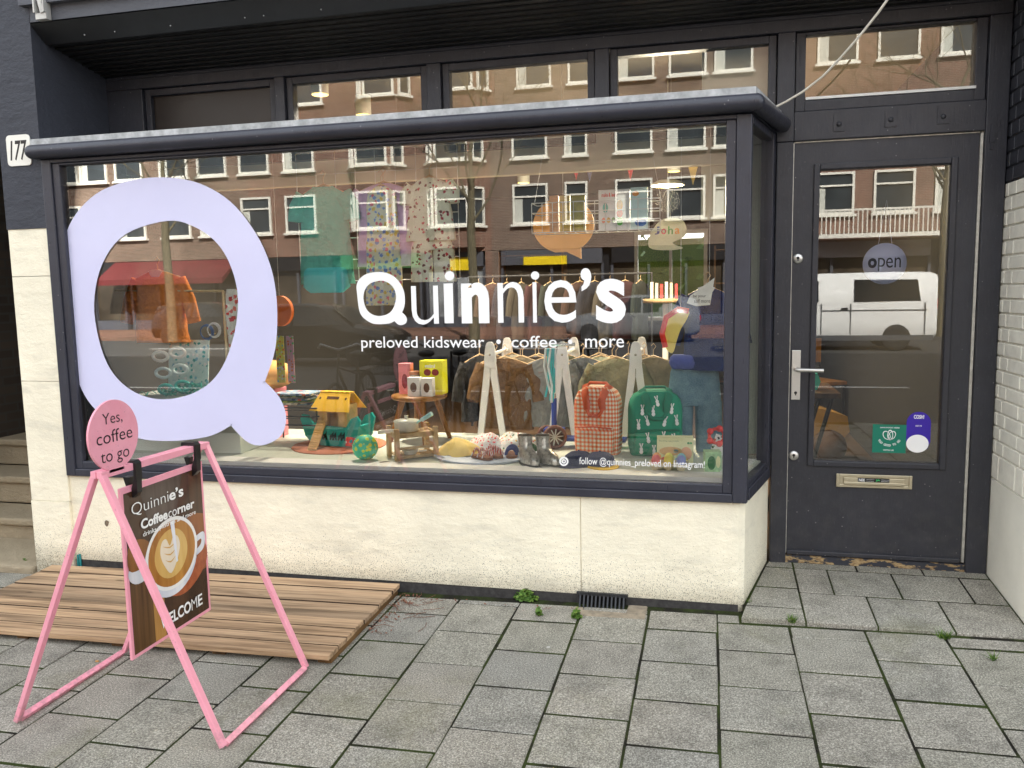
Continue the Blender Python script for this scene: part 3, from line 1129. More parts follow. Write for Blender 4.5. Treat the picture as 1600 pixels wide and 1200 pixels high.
# ------------------------------------------------------------------ neighbours on this side
STONE = m_stucco('brown_stone', (164, 150, 126), False, .85, .7)
st = thing('stone_staircase', 'worn brown stone steps rising left of the cream pier', 'stairs', (-4.45, .4, 0))
for i in range(9):
    b = B()
    z, y = .113 + .187 * i, .40 + .30 * i
    b.box(-.645, .622, y - .4, y - .4 + .335, z - .045, z)
    b.box(-.640, .618, y - .4 + .03, y - .4 + .335, z - .187 + .001, z - .046)
    b.build('step', STONE, st, bev=.012)
b = B()
b.box(-.66, .625, -.42, .03, -.2, -.018)
b.build('step', STONE, st, bev=.015)
b = B()
b.tube([(.50, -.2, .95), (.50, 1.9, 2.2)], .022, 10)
b.tube([(.50, -.17, .97), (.50, -.17, -.08)], .016, 8)
b.tube([(.50, 1.85, 2.16), (.50, 1.85, 1.1)], .016, 8)
b.build('handrail', plain('grey_handrail', (170, 172, 176), .4, .4), st)
BRK = m_brick('neighbour_brick', (.055, .045, .038), (.085, .068, .056), (.07, .065, .06))
nb = thing('neighbour_house', 'brown stone house entrance left of the shop', 'building', (-9, 4, 0))
b = B()
b.box(-17, 3.88, -3.98, 5.5, -.2, 13.5)
b.build('wall', BRK, nb)
b = B()
b.box(3.885, 5.17, -1.0, 5.5, -.2, 3.04)
b.build('back_wall', STONE, nb)
b = B()
b.box(3.885, 5.165, -3.97, 5.5, 3.055, 13.5)
b.build('upper_wall', BRK, nb)
nr = thing('neighbour_house', 'brick house wall to the right of the white painted pier', 'building', (10, 4, 0))
b = B()
b.box(-8.195, 12, -3.98, 5.5, -.2, 13.5)
b.build('wall', BRK, nr)

# ------------------------------------------------------------------ house number
p0, p1 = at(9, 212, 0), at(50, 258, 0)
b = B()
cx, cz, hw, hh, rr = (p0.x + p1.x) / 2, (p0.z + p1.z) / 2, .074, .079, .02
rect = []
for sx, sz, a0 in ((1, 1, 0), (-1, 1, 90), (-1, -1, 180), (1, -1, 270)):
    rect += [(sx * (hw - rr) + rr * math.cos(R(a0 + t)), sz * (hh - rr) + rr * math.sin(R(a0 + t))) for t in (0, 30, 60, 90)]
num = tag(B().prism(rect, lambda a, c, d: (a, -d, c), .006).build('house_number_sign', plain('white_enamel', (238, 236, 226), .25, var=.03), None, (cx, .0035, cz), bev=.002), 'white enamel house number plate with black 177 on the pier', 'sign')
b = B()
put_text(b, '177', (0, -.0066, 0), EX, EZ, -.055, .056, -.052, .050, .018, .22)
b.build('numerals', plain('black_enamel', (14, 14, 15), .3), num, recalc=False)

# ------------------------------------------------------------------ cable
pts = [(1208, 169, .42), (1228, 159, .40), (1255, 143, .36), (1285, 120, .31), (1312, 92, .25), (1345, 54, .18), (1372, 20, .125), (1392, -8, .085)]
b = B()
b.tube([at(u, v, y) for u, v, y in pts], .0055, 8)
tag(b.build('cable', plain('white_cable', (222, 216, 202), .5)), 'thin white cable hanging from the canopy to the bay window roof', 'cable')

# ------------------------------------------------------------------ wooden deck
DECKW = m_wood('weathered_deck_wood', (.30, .195, .115), (.55, .40, .26), (.9, 26, 26), .85)
deck = thing('wooden_deck', 'low wooden deck of weathered planks in front of the window', 'deck', (-2.68, -.39, 0))
deck.rotation_euler = (R(1.07), -.0149, 0)
DT = .002
PLKSIDE = plain('dirty_plank_edge', (58, 42, 28), .95, var=.3)
y = -.395
ws = [.098, .088, .094, .10, .084, .092, .096, .09, .098]
tot = sum(ws)
for wd in ws:
    wd = wd * .785 / tot
    b = B()
    l0, l1 = -1.03 + random.uniform(-.004, .004), 1.025 + random.uniform(-.005, .004)
    n = 10
    b.box(l0, l1, -wd / 2 + .0013, wd / 2 - .0013, -.022, 0)
    if y > -.39:
        b.mi[2] = 1
    b.mi[3] = 1
    b.build('plank', [DECKW, PLKSIDE], deck, (0, y + wd / 2, DT + random.gauss(0, .0022)), bev=.003, rot=(random.gauss(0, .012), random.gauss(0, .0006), 0))
    y += wd
JOIST = m_wood('joist_wood', (.10, .055, .02), (.20, .11, .045), (20, 2, 20))
for x in (-1.0, -.5, 0, .5, .99):
    b = B()
    b.box(x - .03, x + .03, -.365, .375, -.046, DT - .023)
    b.build('joist', JOIST, deck)

# ------------------------------------------------------------------ pink pavement sign
_k = N('pink_lacquer')
_v = _k.coord('World')
_c = _k.ramp(_k.noise(_v, 9, 4), (.3, srgb(240, 156, 173)), (.7, srgb(246, 170, 186)))
_c = _k.mix(_k.ramp(_k.noise(_v, 120, 3), (.66, 0), (.72, .55)), _c, (.36, .20, .21))     # scuffs
_c = _k.mix(_k.math('MULTIPLY', _k.math('MULTIPLY', _k.math('SUBTRACT', .06, _k.xyz(_v)[2]), 7, True), _k.ramp(_k.noise(_v, 40, 4), (.4, 0), (.65, .7))), _c, (.22, .16, .14))
_k.set(_c, .42)
PINK = _k.m
sg = thing('sandwich_board', 'pink framed pavement sign with round top plaque and hanging coffee poster', 'sign', (-2.17, -1.09, -.055))
OFF = Vector((-2.17, -1.09, -.055))
def bars(b, a, c, wd=.028, dp=.020):
    b.bar(Vector(a) - OFF, Vector(c) - OFF, wd, dp, up=(0, 1, 0))
apL, apR = (-1.373, .878), (-.785, .868)
for sx, near, far in ((-1, (-2.598, -1.373), (-2.592, -.818)), (1, (-1.745, -1.390), (-1.737, -.822))):
    ax = -2.17 + sx * .012
    for (yy, zz), ft in ((apL, near), (apR, far)):
        b = B()
        bars(b, (ax, yy, zz - .004), (ft[0], ft[1], gz(*ft) + .010), .018, .025)
        b.build('leg', PINK, sg, bev=.002)
    b = B()
    bars(b, (near[0], near[1] + .014, gz(*near) + .013), (far[0], far[1] - .014, gz(*far) + .013), .022, .020)
    b.build('foot_rail', PINK, sg, bev=.002)
    b = B()
    bars(b, (ax, apL[0] - .013, apL[1] - .006), (ax, apR[0] + .013, apR[1] - .006), .021, .025)
    b.build('top_rail', PINK, sg, bev=.002)
def sgp(y, z, x=0.0):
    return Vector((-2.17 + x, y, z)) - OFF
# round plaque: faces the viewer's right, stands on the near end of the rail
b = B()
CY, CZ, CR = -1.312, .998, .121
disc = [(CY + CR * math.cos(t), CZ + CR * math.sin(t)) for t in [R(-90 + 17 + i * (326 / 44)) for i in range(45)]]
disc = [(CY + .036, .872)] + disc + [(CY - .036, .872)]
b.prism(disc, lambda a, c, d: tuple(sgp(a, c, .0225 - d)), .008)
pq = b.build('round_plaque', PINK, sg)
b = B()
EYv = Vector((0, 1, 0))
for t, a0, a1, zz in (('Yes,', -.052, .044, 1.040), ('coffee', -.086, .088, .975), ('to go', -.072, .066, .912)):
    put_text(b, t, sgp(CY, 0, .0235), EYv, EZ, a0, a1, zz, None, -.004, h=(a1 - a0) / {'Yes,': 1.75, 'coffee': 2.75, 'to go': 2.25}[t])
b.build('lettering', plain('black_print', (32, 26, 28), .5), pq, recalc=False)
# hanging poster
PY0, PY1, PZ0, PZ1 = -1.283, -.806, .172, .800
b = B()
b.box(*(sgp(PY0, 0, -.006).x, sgp(PY0, 0, .004).x), PY0 - OFF.y, PY1 - OFF.y, PZ0 - OFF.z, PZ1 - OFF.z)
po = b.build('poster_panel', PINK, sg, bev=.001)
po['label'] = 'hanging coffee poster with cup and white words'
W, H = PY1 - PY0, PZ1 - PZ0
def pp(a, c, lay):
    return tuple(sgp(PY0 + a * W, PZ0 + c * H, .0045 + lay * .0003))
def poly(mat, pts, lay, name='print'):
    b = B()
    b.add([pp(a, c, lay) for a, c in pts], earclip(pts))
    return b.build(name, mat, po, recalc=False)
def pm(name, c1, c2, sc=(1, 3, .4), s=5):
    k = N(name)
    v = k.coord('Object', sc)
    k.set(k.ramp(k.noise(v, s, 3), (.3, srgb(*c1)), (.7, srgb(*c2))), .22, 0, .5)
    return k.m
M_ = .028
poly(pm('print_backdrop', (44, 30, 22), (78, 52, 36)), [(M_, .022), (1 - M_, .022), (1 - M_, .965), (M_, .965)], 0)
poly(pm('print_wood', (70, 48, 26), (106, 76, 44), (1, 9, .4)), [(M_, .022), (.36, .022), (.36, .44), (M_, .44)], 1)
poly(pm('print_honey', (168, 120, 62), (190, 142, 78), (1, 9, .4)), [(.27, .022), (.40, .022), (.40, .40), (.27, .40)], 2)
poly(pm('print_shade', (96, 82, 74), (60, 46, 40)), [(.20, .965), (.72, .965), (.60, .70), (.30, .70)], 1)
poly(pm('print_door', (62, 42, 30), (90, 60, 40), (1, 9, .4)), [(.80, .965), (1 - M_, .965), (1 - M_, .30), (.80, .30)], 1)
poly(pm('print_apron', (120, 66, 40), (150, 92, 50)), [(.40, .28), (.972, .30), (.972, .66), (.80, .70), (.40, .50)], 2)
poly(pm('print_hand', (150, 74, 44), (182, 100, 62), (1, 6, 6)), smooth_loop([(.44, .27), (.60, .215), (.78, .235), (.972, .34), (.972, .46), (.86, .40), (.66, .31), (.52, .33)], 4), 3)
poly(pm('print_mug', (196, 200, 208), (226, 226, 230)), smooth_loop([(M_ + .002, .46), (.12, .42), (.26, .44), (.30, .52), (.15, .50), (M_ + .002, .52)], 3), 3)
poly(pm('print_brew', (104, 62, 26), (150, 96, 44)), smooth_loop([(M_ + .002, .52), (.15, .50), (.28, .53), (.26, .64), (.12, .68), (M_ + .002, .64)], 3), 4)
cup = circle(.525, .475, .33, 40, .235)
poly(pm('print_cup', (196, 202, 216), (236, 236, 238)), cup, 5)
hd = smooth_loop([(.83, .53), (.95, .545), (.97, .49), (.93, .43), (.80, .41), (.82, .44), (.905, .47), (.915, .505), (.83, .495)], 4)
poly(pm('print_cup', (196, 202, 216), (236, 236, 238)), hd, 5)
poly(pm('print_cup_light', (236, 234, 230), (242, 240, 236)), circle(.535, .502, .325, 40, .222), 6)
poly(pm('print_crema', (150, 92, 30), (196, 138, 62)), circle(.535, .502, .295, 40, .200), 7)
poly(pm('print_foam', (206, 160, 84), (222, 186, 112)), circle(.52, .505, .205, 36, .150), 8)
poly(pm('print_milk', (232, 214, 186), (240, 228, 208)), smooth_loop([(.50, .385), (.42, .455), (.385, .53), (.41, .595), (.465, .605), (.505, .555), (.555, .605), (.61, .59), (.63, .53), (.59, .455)], 4), 9)
for q_ in range(3):
    z_ = .45 + .045 * q_
    poly(pm('print_rosetta', (206, 164, 96), (214, 172, 104)), smooth_loop([(.44 - .012 * q_, z_ + .03), (.505, z_), (.57 + .012 * q_, z_ + .03), (.505, z_ + .010)], 3), 10 + q_ * .2)
poly(pm('print_stream', (222, 224, 232), (240, 240, 244)), [(.525, .70), (.575, .70), (.592, .44), (.572, .435)], 11)
b = B()
def ptext(t, a0, a1, c0, c1, wt):
    put_text(b, t, pp(0, 0, 13), EYv, EZ, a0 * W, a1 * W, c0 * H, c1 * H, wt)
ptext('Quinni', .095, .525, .815, .895, -.012)
ptext('e’s', .535, .715, .826, .895, .028)
ptext('Coffee', .185, .50, .725, .785, .035)
ptext('co', .51, .615, .725, .765, .0)
ptext('rner', .625, .85, .725, .765, .03)
ptext('drinks, pastries and more', .20, .86, .672, .708, .01)
ptext('W', .335, .425, .078, .152, .03)
ptext('ELCO', .435, .715, .078, .152, .03)
ptext('M', .725, .80, .078, .152, -.01)
ptext('E', .815, .875, .078, .152, .02)
b.build('lettering', plain('poster_white', (244, 243, 240), .3), po, recalc=False)
CLIP = plain('black_plastic', (20, 20, 21), .38)
for yy in (-1.215, -.865):
    b = B()
    zt = .874
    hook = [(-.034, zt + .006), (-.030, zt + .016), (.022, zt + .016), (.032, zt + .006), (.032, zt - .055), (.022, zt - .055), (.021, zt + .002), (-.034, zt + .001)]
    b.prism(hook, lambda a, c, d: tuple(sgp(yy - .016 + d, c, a)), .032)
    b.prism([(.032, zt - .04), (.030, zt - .100), (.012, zt - .118), (.007, zt - .118), (.007, zt - .085), (.022, zt - .04)], lambda a, c, d: tuple(sgp(yy - .013 + d, c, a)), .026)
    b.prism([(-.026, zt - .045), (.0, zt - .045), (-.0065, zt - .085), (-.0065, zt - .118), (-.010, zt - .118), (-.012, zt - .09)], lambda a, c, d: tuple(sgp(yy - .013 + d, c, a)), .026)
    b.build('clip', CLIP, sg)

# ------------------------------------------------------------------ drain grate at the foot of the wall
g = thing('drain_grate', 'black slotted drain grate with concrete surround at the wall foot', 'grate', (-.60, -.02, -.01))
b = B()
gx0, gx1 = -.155, .065
b.box(gx0, gx1, .028, .044, -.03, .052)
b.build('backing', plain('grate_hole', (8, 8, 8), .9), g)
for i in range(12):
    b = B()
    x = gx0 + .008 + i * (gx1 - gx0 - .016) / 11
    b.bar((x, .024, .048), (x, -.014, -.014), .007, .010)
    b.build('grate_bar', plain('cast_iron', (54, 55, 58), .5, .5, var=.2), g)
b = B()
b.box(gx0 - .01, gx1 + .01, .016, .030, .044, .058)
b.build('frame', plain('cast_iron', (54, 55, 58), .5), g)
b = B()
b.box(gx0 - .015, .165, -.115, -.055, -.06, .004)
b.box(.075, .165, -.055, .038, -.06, .006)
b.box(gx0 - .015, gx0 + .03, -.055, -.02, -.06, .002)
b.build('concrete_surround', CONC, g, bev=.006)

# ------------------------------------------------------------------ weeds and litter
WEED = N('weed_leaf')
_v = WEED.coord('World')
WEED.set(WEED.ramp(WEED.noise(_v, 60, 2), (.3, (.035, .085, .012)), (.55, (.10, .19, .03)), (.75, (.28, .33, .07))), .6, 0, .3)
WEED = WEED.m
def weed(u, v, rad, n, kind, label):
    d = ray(u, v)
    p = atz(u, v, gz(*atz(u, v, 0)[:2]))
    p.z = gz(p.x, p.y)
    if p.x > .0:
        p = atz(u, v, .012)
    b = B()
    for i in range(n):
        a, rr_ = random.uniform(0, 6.28), rad * random.random() ** .6
        c = Vector((rr_ * math.cos(a), rr_ * math.sin(a) * .6, 0))
        if kind == 'leaf':
            h = random.uniform(.012, .05) * (1.25 - rr_ / rad)
            s_ = random.uniform(.006, .013)
            nrm = Vector((random.gauss(0, .5), random.gauss(-.3, .5), 1)).normalized()
            q = Vector((0, 0, 1)).rotation_difference(nrm)
            b.add([c + Vector((0, 0, h)) + q @ Vector((s_ * math.cos(t), s_ * math.sin(t), 0)) for t in (0, 1.05, 2.1, 3.14, 4.2, 5.24)], [(0, 1, 2, 3, 4, 5)])
            b.bar(c * .5, c + Vector((0, 0, h)), .0015)
        else:
            h = random.uniform(.012, .045)
            tip = c + Vector((random.gauss(0, .018), random.gauss(-.006, .018), h))
            sd_ = Vector((random.uniform(-1, 1), random.uniform(-1, 1), 0)).normalized() * .003
            b.add([c - sd_, c + sd_, tip], [(0, 1, 2)])
    b.ball((0, 0, -.004), rad * .5, 8, (1, .6, .25))
    return tag(b.build('weed', WEED, None, p, recalc=False), label, 'weed', 'weeds growing in the paving joints')
weed(822, 936, .060, 190, 'leaf', 'largest round leaved weed at the foot of the cream wall')
weed(1163, 946, .028, 70, 'grass', 'grass tuft at the corner of the bay wall')
weed(901, 966, .022, 40, 'leaf', 'tiny weed left of the drain grate')
weed(842, 962, .014, 22, 'leaf', 'speck of weed in the paving below the largest weed')
weed(1237, 972, .017, 45, 'grass', 'grass tuft at the left end of the doorstep paving edge')
weed(1475, 997, .022, 70, 'grass', 'mossy tuft in the middle of the doorstep paving edge')
weed(1588, 955, .020, 50, 'grass', 'grass tuft at the foot of the white brick pier')
weed(1552, 1030, .014, 25, 'grass', 'small grass tuft in the joint below the right pier')
weed(40, 886, .035, 50, 'leaf', 'low weed at the foot of the stone steps')
LITTER = N('dry_leaf')
_v = LITTER.coord('World')
LITTER.set(LITTER.ramp(LITTER.noise(_v, 90, 2), (.3, (.06, .025, .015)), (.55, (.20, .075, .045)), (.75, (.30, .20, .11))), .8)
b = B()
for i in range(150):
    t = random.random() ** 1.3
    x = -1.655 + abs(random.gauss(0, .05)) + .02
    y = -.02 - .45 * t
    if i > 120:
        x, y = random.uniform(-1.6, -.7), -.05 - abs(random.gauss(0, .03))
    z = gz(x, y) + random.uniform(.003, .012)
    s_ = random.uniform(.004, .013)
    q = Vector((0, 0, 1)).rotation_difference(Vector((random.gauss(0, .4), random.gauss(0, .4), 1)).normalized()) @ Quaternion((0, 0, 1), random.uniform(0, 6.3))
    b.add([Vector((x, y, z)) + q @ Vector(v_) for v_ in ((-s_, 0, 0), (0, -s_ * .4, .001), (s_, 0, .002), (0, s_ * .4, .001))], [(0, 1, 2, 3)])
for i in range(16):
    x, y = -1.62 + abs(random.gauss(0, .12)), random.uniform(-.45, -.05)
    z = gz(x, y) + .004
    a = random.uniform(0, 3.1)
    b.tube([(x, y, z), (x + .05 * math.cos(a), y + .05 * math.sin(a), z + .003), (x + .10 * math.cos(a + .3), y + .10 * math.sin(a + .3), z)], .0012, 4)
struct(b.build('leaf_litter', LITTER.m, recalc=False), 'stuff', 'dry leaves and twigs along the deck edge')
b = B()
p = atz(152, 1036, -.06)
b.ball((0, 0, .004), .008, 8, (1.2, .8, .6))
tag(b.build('dry_leaf', plain('tan_leaf', (190, 140, 80), .7), None, (p.x, p.y, gz(p.x, p.y))), 'curled tan leaf lying on the paving under the pink sign', 'leaf')
# ------------------------------------------------------------------ things in the shop window
ZF = .600
srgb0 = srgb
def srgb(r, g, b):                                  # lifts the display colours, standing in for light the window lacks
    return tuple(min(.90, c * 1.35) for c in srgb0(r, g, b))
def floor_at(u, v):
    p = atz(u, v, ZF)
    return (p.x, p.y, ZF)
def m_gingham():
    k = N('rust_gingham')
    s = k.xyz(k.coord('Object', (1, 1, 1)))
    f = lambda o: k.math('GREATER_THAN', k.math('SINE', k.math('MULTIPLY', o, 2 * math.pi / .0215)), 0)
    a = k.math('MULTIPLY', k.math('ADD', f(k.math('ADD', s[0], s[1])), f(s[2])), .5)
    k.set(k.ramp(a, (.2, srgb(246, 226, 200)), (.5, srgb(226, 150, 112)), (.9, srgb(206, 96, 58))), .8, 0, .2)
    k.b.inputs['Roughness'].default_value = .85
    return k.m
def m_floral(name, base, cols, scale=60, thr=.32):
    k = N(name)
    v = k.coord('Object')
    vo = k.n('TexVoronoi', Scale=scale)
    nd = k.n('VectorMath', operation='ADD')
    nz = k.n('TexNoise', Scale=scale * 2.2, Detail=2.0)
    k.l(v, nz.inputs['Vector'])
    sc = k.n('VectorMath', operation='SCALE')
    k.l(nz.outputs['Color'], sc.inputs[0])
    sc.inputs['Scale'].default_value = .6 / scale
    k.l(v, nd.inputs[0])
    k.l(sc.outputs[0], nd.inputs[1])
    k.l(nd.outputs[0], vo.inputs['Vector'])
    h = k.xyz(vo.outputs['Color'])[0]
    n = len(cols)
    pal = k.ramp(h, *[((i + .0) / n, srgb(*c)) for i, c in enumerate(cols)])
    pal.node.color_ramp.interpolation = 'CONSTANT'
    k.set(k.mix(k.ramp(vo.outputs['Distance'], (thr, 1), (thr + .06, 0)), srgb(*base), pal), .8, 0, .2)
    k.bump(k.noise(v, 16, 3), .7, .025)
    return k.m
def m_stripe(name, c1, c2, axis, period):
    k = N(name)
    s = k.xyz(k.coord('Object'))[axis]
    k.set(k.ramp(k.math('GREATER_THAN', k.math('SINE', k.math('MULTIPLY', s, 2 * math.pi / period)), 0), (.3, srgb(*c1)), (.7, srgb(*c2))), .7)
    return k.m
def m_denim(name, c1, c2):
    k = N(name)
    v = k.coord('Object')
    a, f = k.noise(v, 13, 5), k.noise(v, 210, 2)
    k.set(k.mix(.35, k.ramp(a, (.3, srgb(*c1)), (.7, srgb(*c2))), k.ramp(f, (.3, srgb(*c1)), (.7, srgb(*c2)))), .9, 0, .1)
    k.bump(k.math('ADD', a, f), .7, .03)
    return k.m
TURQ = plain('turquoise_paint', (18, 158, 150), .45, var=.06)
YEL = plain('mustard_paint', (226, 168, 50), .5, var=.05)
PLY = plain('plywood', (206, 172, 118), .6, var=.12, scale=20)
PINE = m_wood('pine_wood', (.50, .33, .16), (.68, .50, .29), (12, 12, 3), .55, False)
TEAKW = m_wood('honey_wood', (.20, .085, .02), (.36, .17, .05), (8, 8, 2), .4, False)
RACKW = plain('mint_white_paint', (226, 232, 216), .5, var=.03)
ENAM = plain('cream_enamel', (226, 224, 200), .35, var=.04)
AQUA = plain('aqua_paint', (160, 206, 206), .45)

# round mat and toy ark
mx_, my_, _ = (-2.22, .57, 0)
b = B()
b.lathe([(.265, 0), (.268, .003), (.264, .006), (0, .006)], 48)
tag(b.build('round_mat', plain('terracotta_felt', (182, 112, 84), .85, var=.06, bump=.3), None, (mx_, my_, ZF)), 'round terracotta mat under the toy ark', 'mat')
ark = thing('toy_ark', 'turquoise wooden toy ark with yellow roof and ramp', 'toy', (-2.235, .60, ZF + .006), R(-8))
ark.scale = (1.14, 1.14, 1.14)
b = B()
hull = [(-.175, .13), (-.165, .155), (-.13, .15), (-.10, .105), (.09, .095), (.12, .14), (.155, .155), (.172, .13), (.150, .04), (.105, .0), (-.10, .0), (-.15, .045)]
for yy, s_ in ((-.075, 1), (.060, 1)):
    b.prism(hull, lambda a, c, d: (a * s_, yy + d, c), .014)
b.box(-.12, .12, -.061, .060, .001, .03)
b.box(-.150, -.135, -.061, .060, .03, .10)
b.box(.130, .145, -.061, .060, .03, .10)
b.build('hull', TURQ, ark, bev=.003)
b = B()
for cx in (-.055, -.035, .005, .02, .052, .07):
    b.prism([(cx - .012, .03), (cx - .008, .055), (cx + .004, .062), (cx + .014, .075), (cx + .012, .055), (cx + .016, .03), (cx + .008, .03), (cx + .004, .045), (cx - .004, .03)], lambda a, c, d: (a, -.0765 + d, c), .001)
b.build('animal_cutout', plain('dark_cutout', (18, 52, 52), .7), ark)
b = B()
b.box(-.085, -.070, -.055, .045, .03, .205)
b.box(.070, .085, -.055, .045, .03, .205)
b.box(-.070, .070, .030, .045, .03, .205)
b.box(-.070, -.030, -.055, -.043, .03, .205)
b.box(.035, .070, -.055, -.043, .03, .205)
b.box(-.030, .035, -.055, -.043, .165, .205)
b.build('cabin', PLY, ark)
b = B()
roof = [(-.115, .175), (-.085, .262), (.085, .262), (.115, .175)]
b.prism(roof, lambda a, c, d: (a, -.085 + (c - .175) * .75 + d, c), .008)
b.prism(roof, lambda a, c, d: (a, .085 - (c - .175) * .75 - d, c), .008)
b.box(-.085, .085, -.022, .022, .258, .266)
rf = b.build('roof', YEL, ark)
b = B()
b.prism([(-.035, .232), (.035, .232), (.035, .244), (-.035, .244)], lambda a, c, d: (a, -.0865 + (c - .175) * .75 + d, c), .001)
for cx in (-.075, .075):
    b.prism(circle(cx, .235, .006, 10), lambda a, c, d: (a, -.0865 + (c - .175) * .75 + d, c), .001)
b.build('handle_slot', plain('slot_dark', (86, 56, 20), .8), rf)
b = B()
a0, a1 = Vector((-.045, -.075, .125)), Vector((-.025, -.20, .0))
b.bar(a0, a1, .006, .052, up=(1, 0, 0))
for i in range(13):
    c = a0.lerp(a1, (i + .5) / 13)
    b.box(c.x - .024, c.x + .024, c.y - .003, c.y + .003, c.z - .001, c.z + .0075)
b.build('ramp', PLY, ark)
b = B()
for i, cc in enumerate(((.05, -.145), (.085, -.135), (.115, -.15))):
    b.box(cc[0] - .022, cc[0] + .018, cc[1] - .01, cc[1] + .01, .0, .05 - i * .004)
tag(b.build('picture_card', m_floral('card_print', (206, 60, 48), [(236, 170, 80), (240, 240, 230), (60, 120, 150)], 40), None, (-2.10, .52, ZF + .006), rot=(R(-12), 0, R(-6))), 'small red and orange card standing before the toy ark', 'card')
# ball
b = B()
b.ball((0, 0, 0), .067, 32)
k = N('dotted_rubber')
vo = k.n('TexVoronoi', Scale=40)
k.l(k.coord('Object'), vo.inputs['Vector'])
k.set(k.ramp(vo.outputs['Distance'], (.36, srgb(196, 214, 50)), (.42, srgb(36, 190, 150))), .5)
tag(b.build('ball', k.m, None, (-1.905, .215, ZF + .067)), 'turquoise ball with yellow dots', 'ball')
# play stove
sv_ = thing('toy_stove', 'pale wooden toy stove with open shelves', 'toy', (-1.690, .335, ZF), R(38))
for x in (-.105, .105):
    for y in (-.075, .075):
        b = B()
        b.box(x - .012, x + .012, y - .012, y + .012, 0, .165)
        b.build('post', PINE, sv_, bev=.002)
b = B()
b.box(-.093, .093, -.078, -.070, .115, .140)
b.box(-.093, .093, -.078, -.070, .055, .068)
b.box(-.093, .093, -.078, -.070, .008, .024)
b.box(-.113, -.105, -.063, .063, .115, .140)
b.box(.097, .113, -.063, .063, .115, .140)
b.box(.097, .113, -.063, .063, .008, .024)
b.box(.097, .113, -.063, .063, .055, .068)
b.build('rail', PINE, sv_)
b = B()
b.box(-.095, .095, -.07, .075, .128, .136)
b.box(-.095, .095, -.07, .075, .012, .020)
b.build('shelf', PINE, sv_)
b = B()
for x in (-.03, .0, .03):
    b.lathe([(.011, 0), (.011, .012), (0, .012)], 12, (x + .055, .0 + x * .6, .136))
b.build('knob', PINE, sv_)
pn = thing('toy_saucepan', 'cream toy saucepan with lid on the toy stove', 'saucepan', (-1.715, .325, ZF + .1362))
b = B()
b.lathe([(.045, 0), (.062, .004), (.064, .05), (.066, .052)], 28)
b.build('pot', ENAM, pn)
b = B()
b.lathe([(.068, .053), (.066, .059), (.02, .066), (.009, .068), (.009, .080), (.012, .084), (.0, .086)], 28)
b.build('lid', ENAM, pn)
b = B()
b.tube([(.055, -.01, .045), (.085, -.012, .062), (.092, -.013, .066)], .006, 10)
b.tube([(.090, -.013, .064), (.150, -.02, .100)], [.011, .012], 12)
b.build('handle', AQUA, pn)
b = B()
b.tube([(-.055, .0, 0), (.035, .0, 0)], .0105, 12)
tag(b.build('toy_roller', ENAM, None, (-1.79, .26, ZF + .165 + .0105 - .03), rot=(0, 0, R(38))), 'cream wooden roller lying on the front rail of the toy stove', 'toy')
b = B()
b.lathe([(.03, 0), (.042, .022), (.044, .024), (.0, .018)], 20, (0, 0, 0))
b.bar((.035, 0, .016), (.085, .02, .018), .012, .006)
tag(b.build('toy_dish', WHITEP, None, (-1.69, .30, ZF + .0202)), 'white toy dish on the low shelf of the toy stove', 'dish')

# stool and the boxes on it
sc_ = at(655, 616, .80)
stl = thing('stool', 'round wooden stool with splayed legs in the window', 'stool', (sc_.x, .80, ZF))
SH = sc_.z - ZF
b = B()
b.lathe([(.0, SH - .032), (.12, SH - .032), (.158, SH - .022), (.164, SH - .010), (.160, SH), (.0, SH)], 40)
b.build('seat', TEAKW, stl)
for a in (-62, 28, 118, 208):
    b = B()
    ca, sa = math.cos(R(a)), math.sin(R(a))
    b.tube([(.10 * ca, .10 * sa, SH - .034), (.175 * ca, .175 * sa, 0)], [.019, .013], 10)
    b.build('leg', TEAKW, stl)
tz = ZF + SH
def carton(nm, u0, u1, v0, y, dep, mat, label, z=tz, rz=0, cat='box', extra=None):
    a, c = at(u0, v0, y), at(u1, v0, y)
    w_, h_ = c.x - a.x, a.z - z
    t = thing(nm, label, cat, ((a.x + c.x) / 2, y + dep / 2, z), rz)
    bb = B()
    bb.box(-w_ / 2, w_ / 2, -dep / 2, dep / 2, 0, h_)
    bb.build('carton', mat, t, bev=.001)
    if extra:
        extra(t, w_, h_, dep)
    return t
def oval(t, w_, h_, dep, col, cx=0, cz=.5, rw=.3, rh=.2, name='print'):
    bb = B()
    bb.prism(circle(cx * w_, cz * h_, rw * w_, 20, rh * h_), lambda a, c, d: (a, -dep / 2 - .0008 + d, c), .0007)
    bb.build(name, col, t)
YBOX = plain('yellow_card', (240, 210, 30), .45, var=.03)
PBOX = plain('pink_card', (226, 132, 140), .5, var=.04)
WBOX = plain('white_card', (232, 230, 222), .5, var=.03)
DKR = plain('dark_red_print', (120, 30, 34), .5)
BRNP = plain('brown_print', (96, 66, 46), .5, var=.3, scale=80)
def ybx(t, w_, h_, dep):
    oval(t, w_, h_, dep, DKR, -.15, .66, .16, .10)
    oval(t, w_, h_, dep, DKR, .20, .66, .16, .10)
    bb = B()
    put_text(bb, 'mini', (0, -dep / 2 - .001, 0), EX, EZ, -.25 * w_, .2 * w_, .80 * h_, .90 * h_, .03)
    bb.build('lettering', WVIN, t, recalc=False)
carton('toy_box', 655, 690, 564, .79, .10, YBOX, 'yellow box with red ovals standing tallest on the stool', extra=ybx)
carton('toy_box', 622, 641, 568, .80, .05, PBOX, 'pink box with dark oval on the left of the stool', extra=lambda t, w_, h_, dep: oval(t, w_, h_, dep, DKR, 0, .42, .24, .24))
carton('toy_box', 636, 655, 590, .70, .05, WBOX, 'small white box with dark disc left in front on the stool', extra=lambda t, w_, h_, dep: oval(t, w_, h_, dep, BRNP, 0, .48, .26, .26))
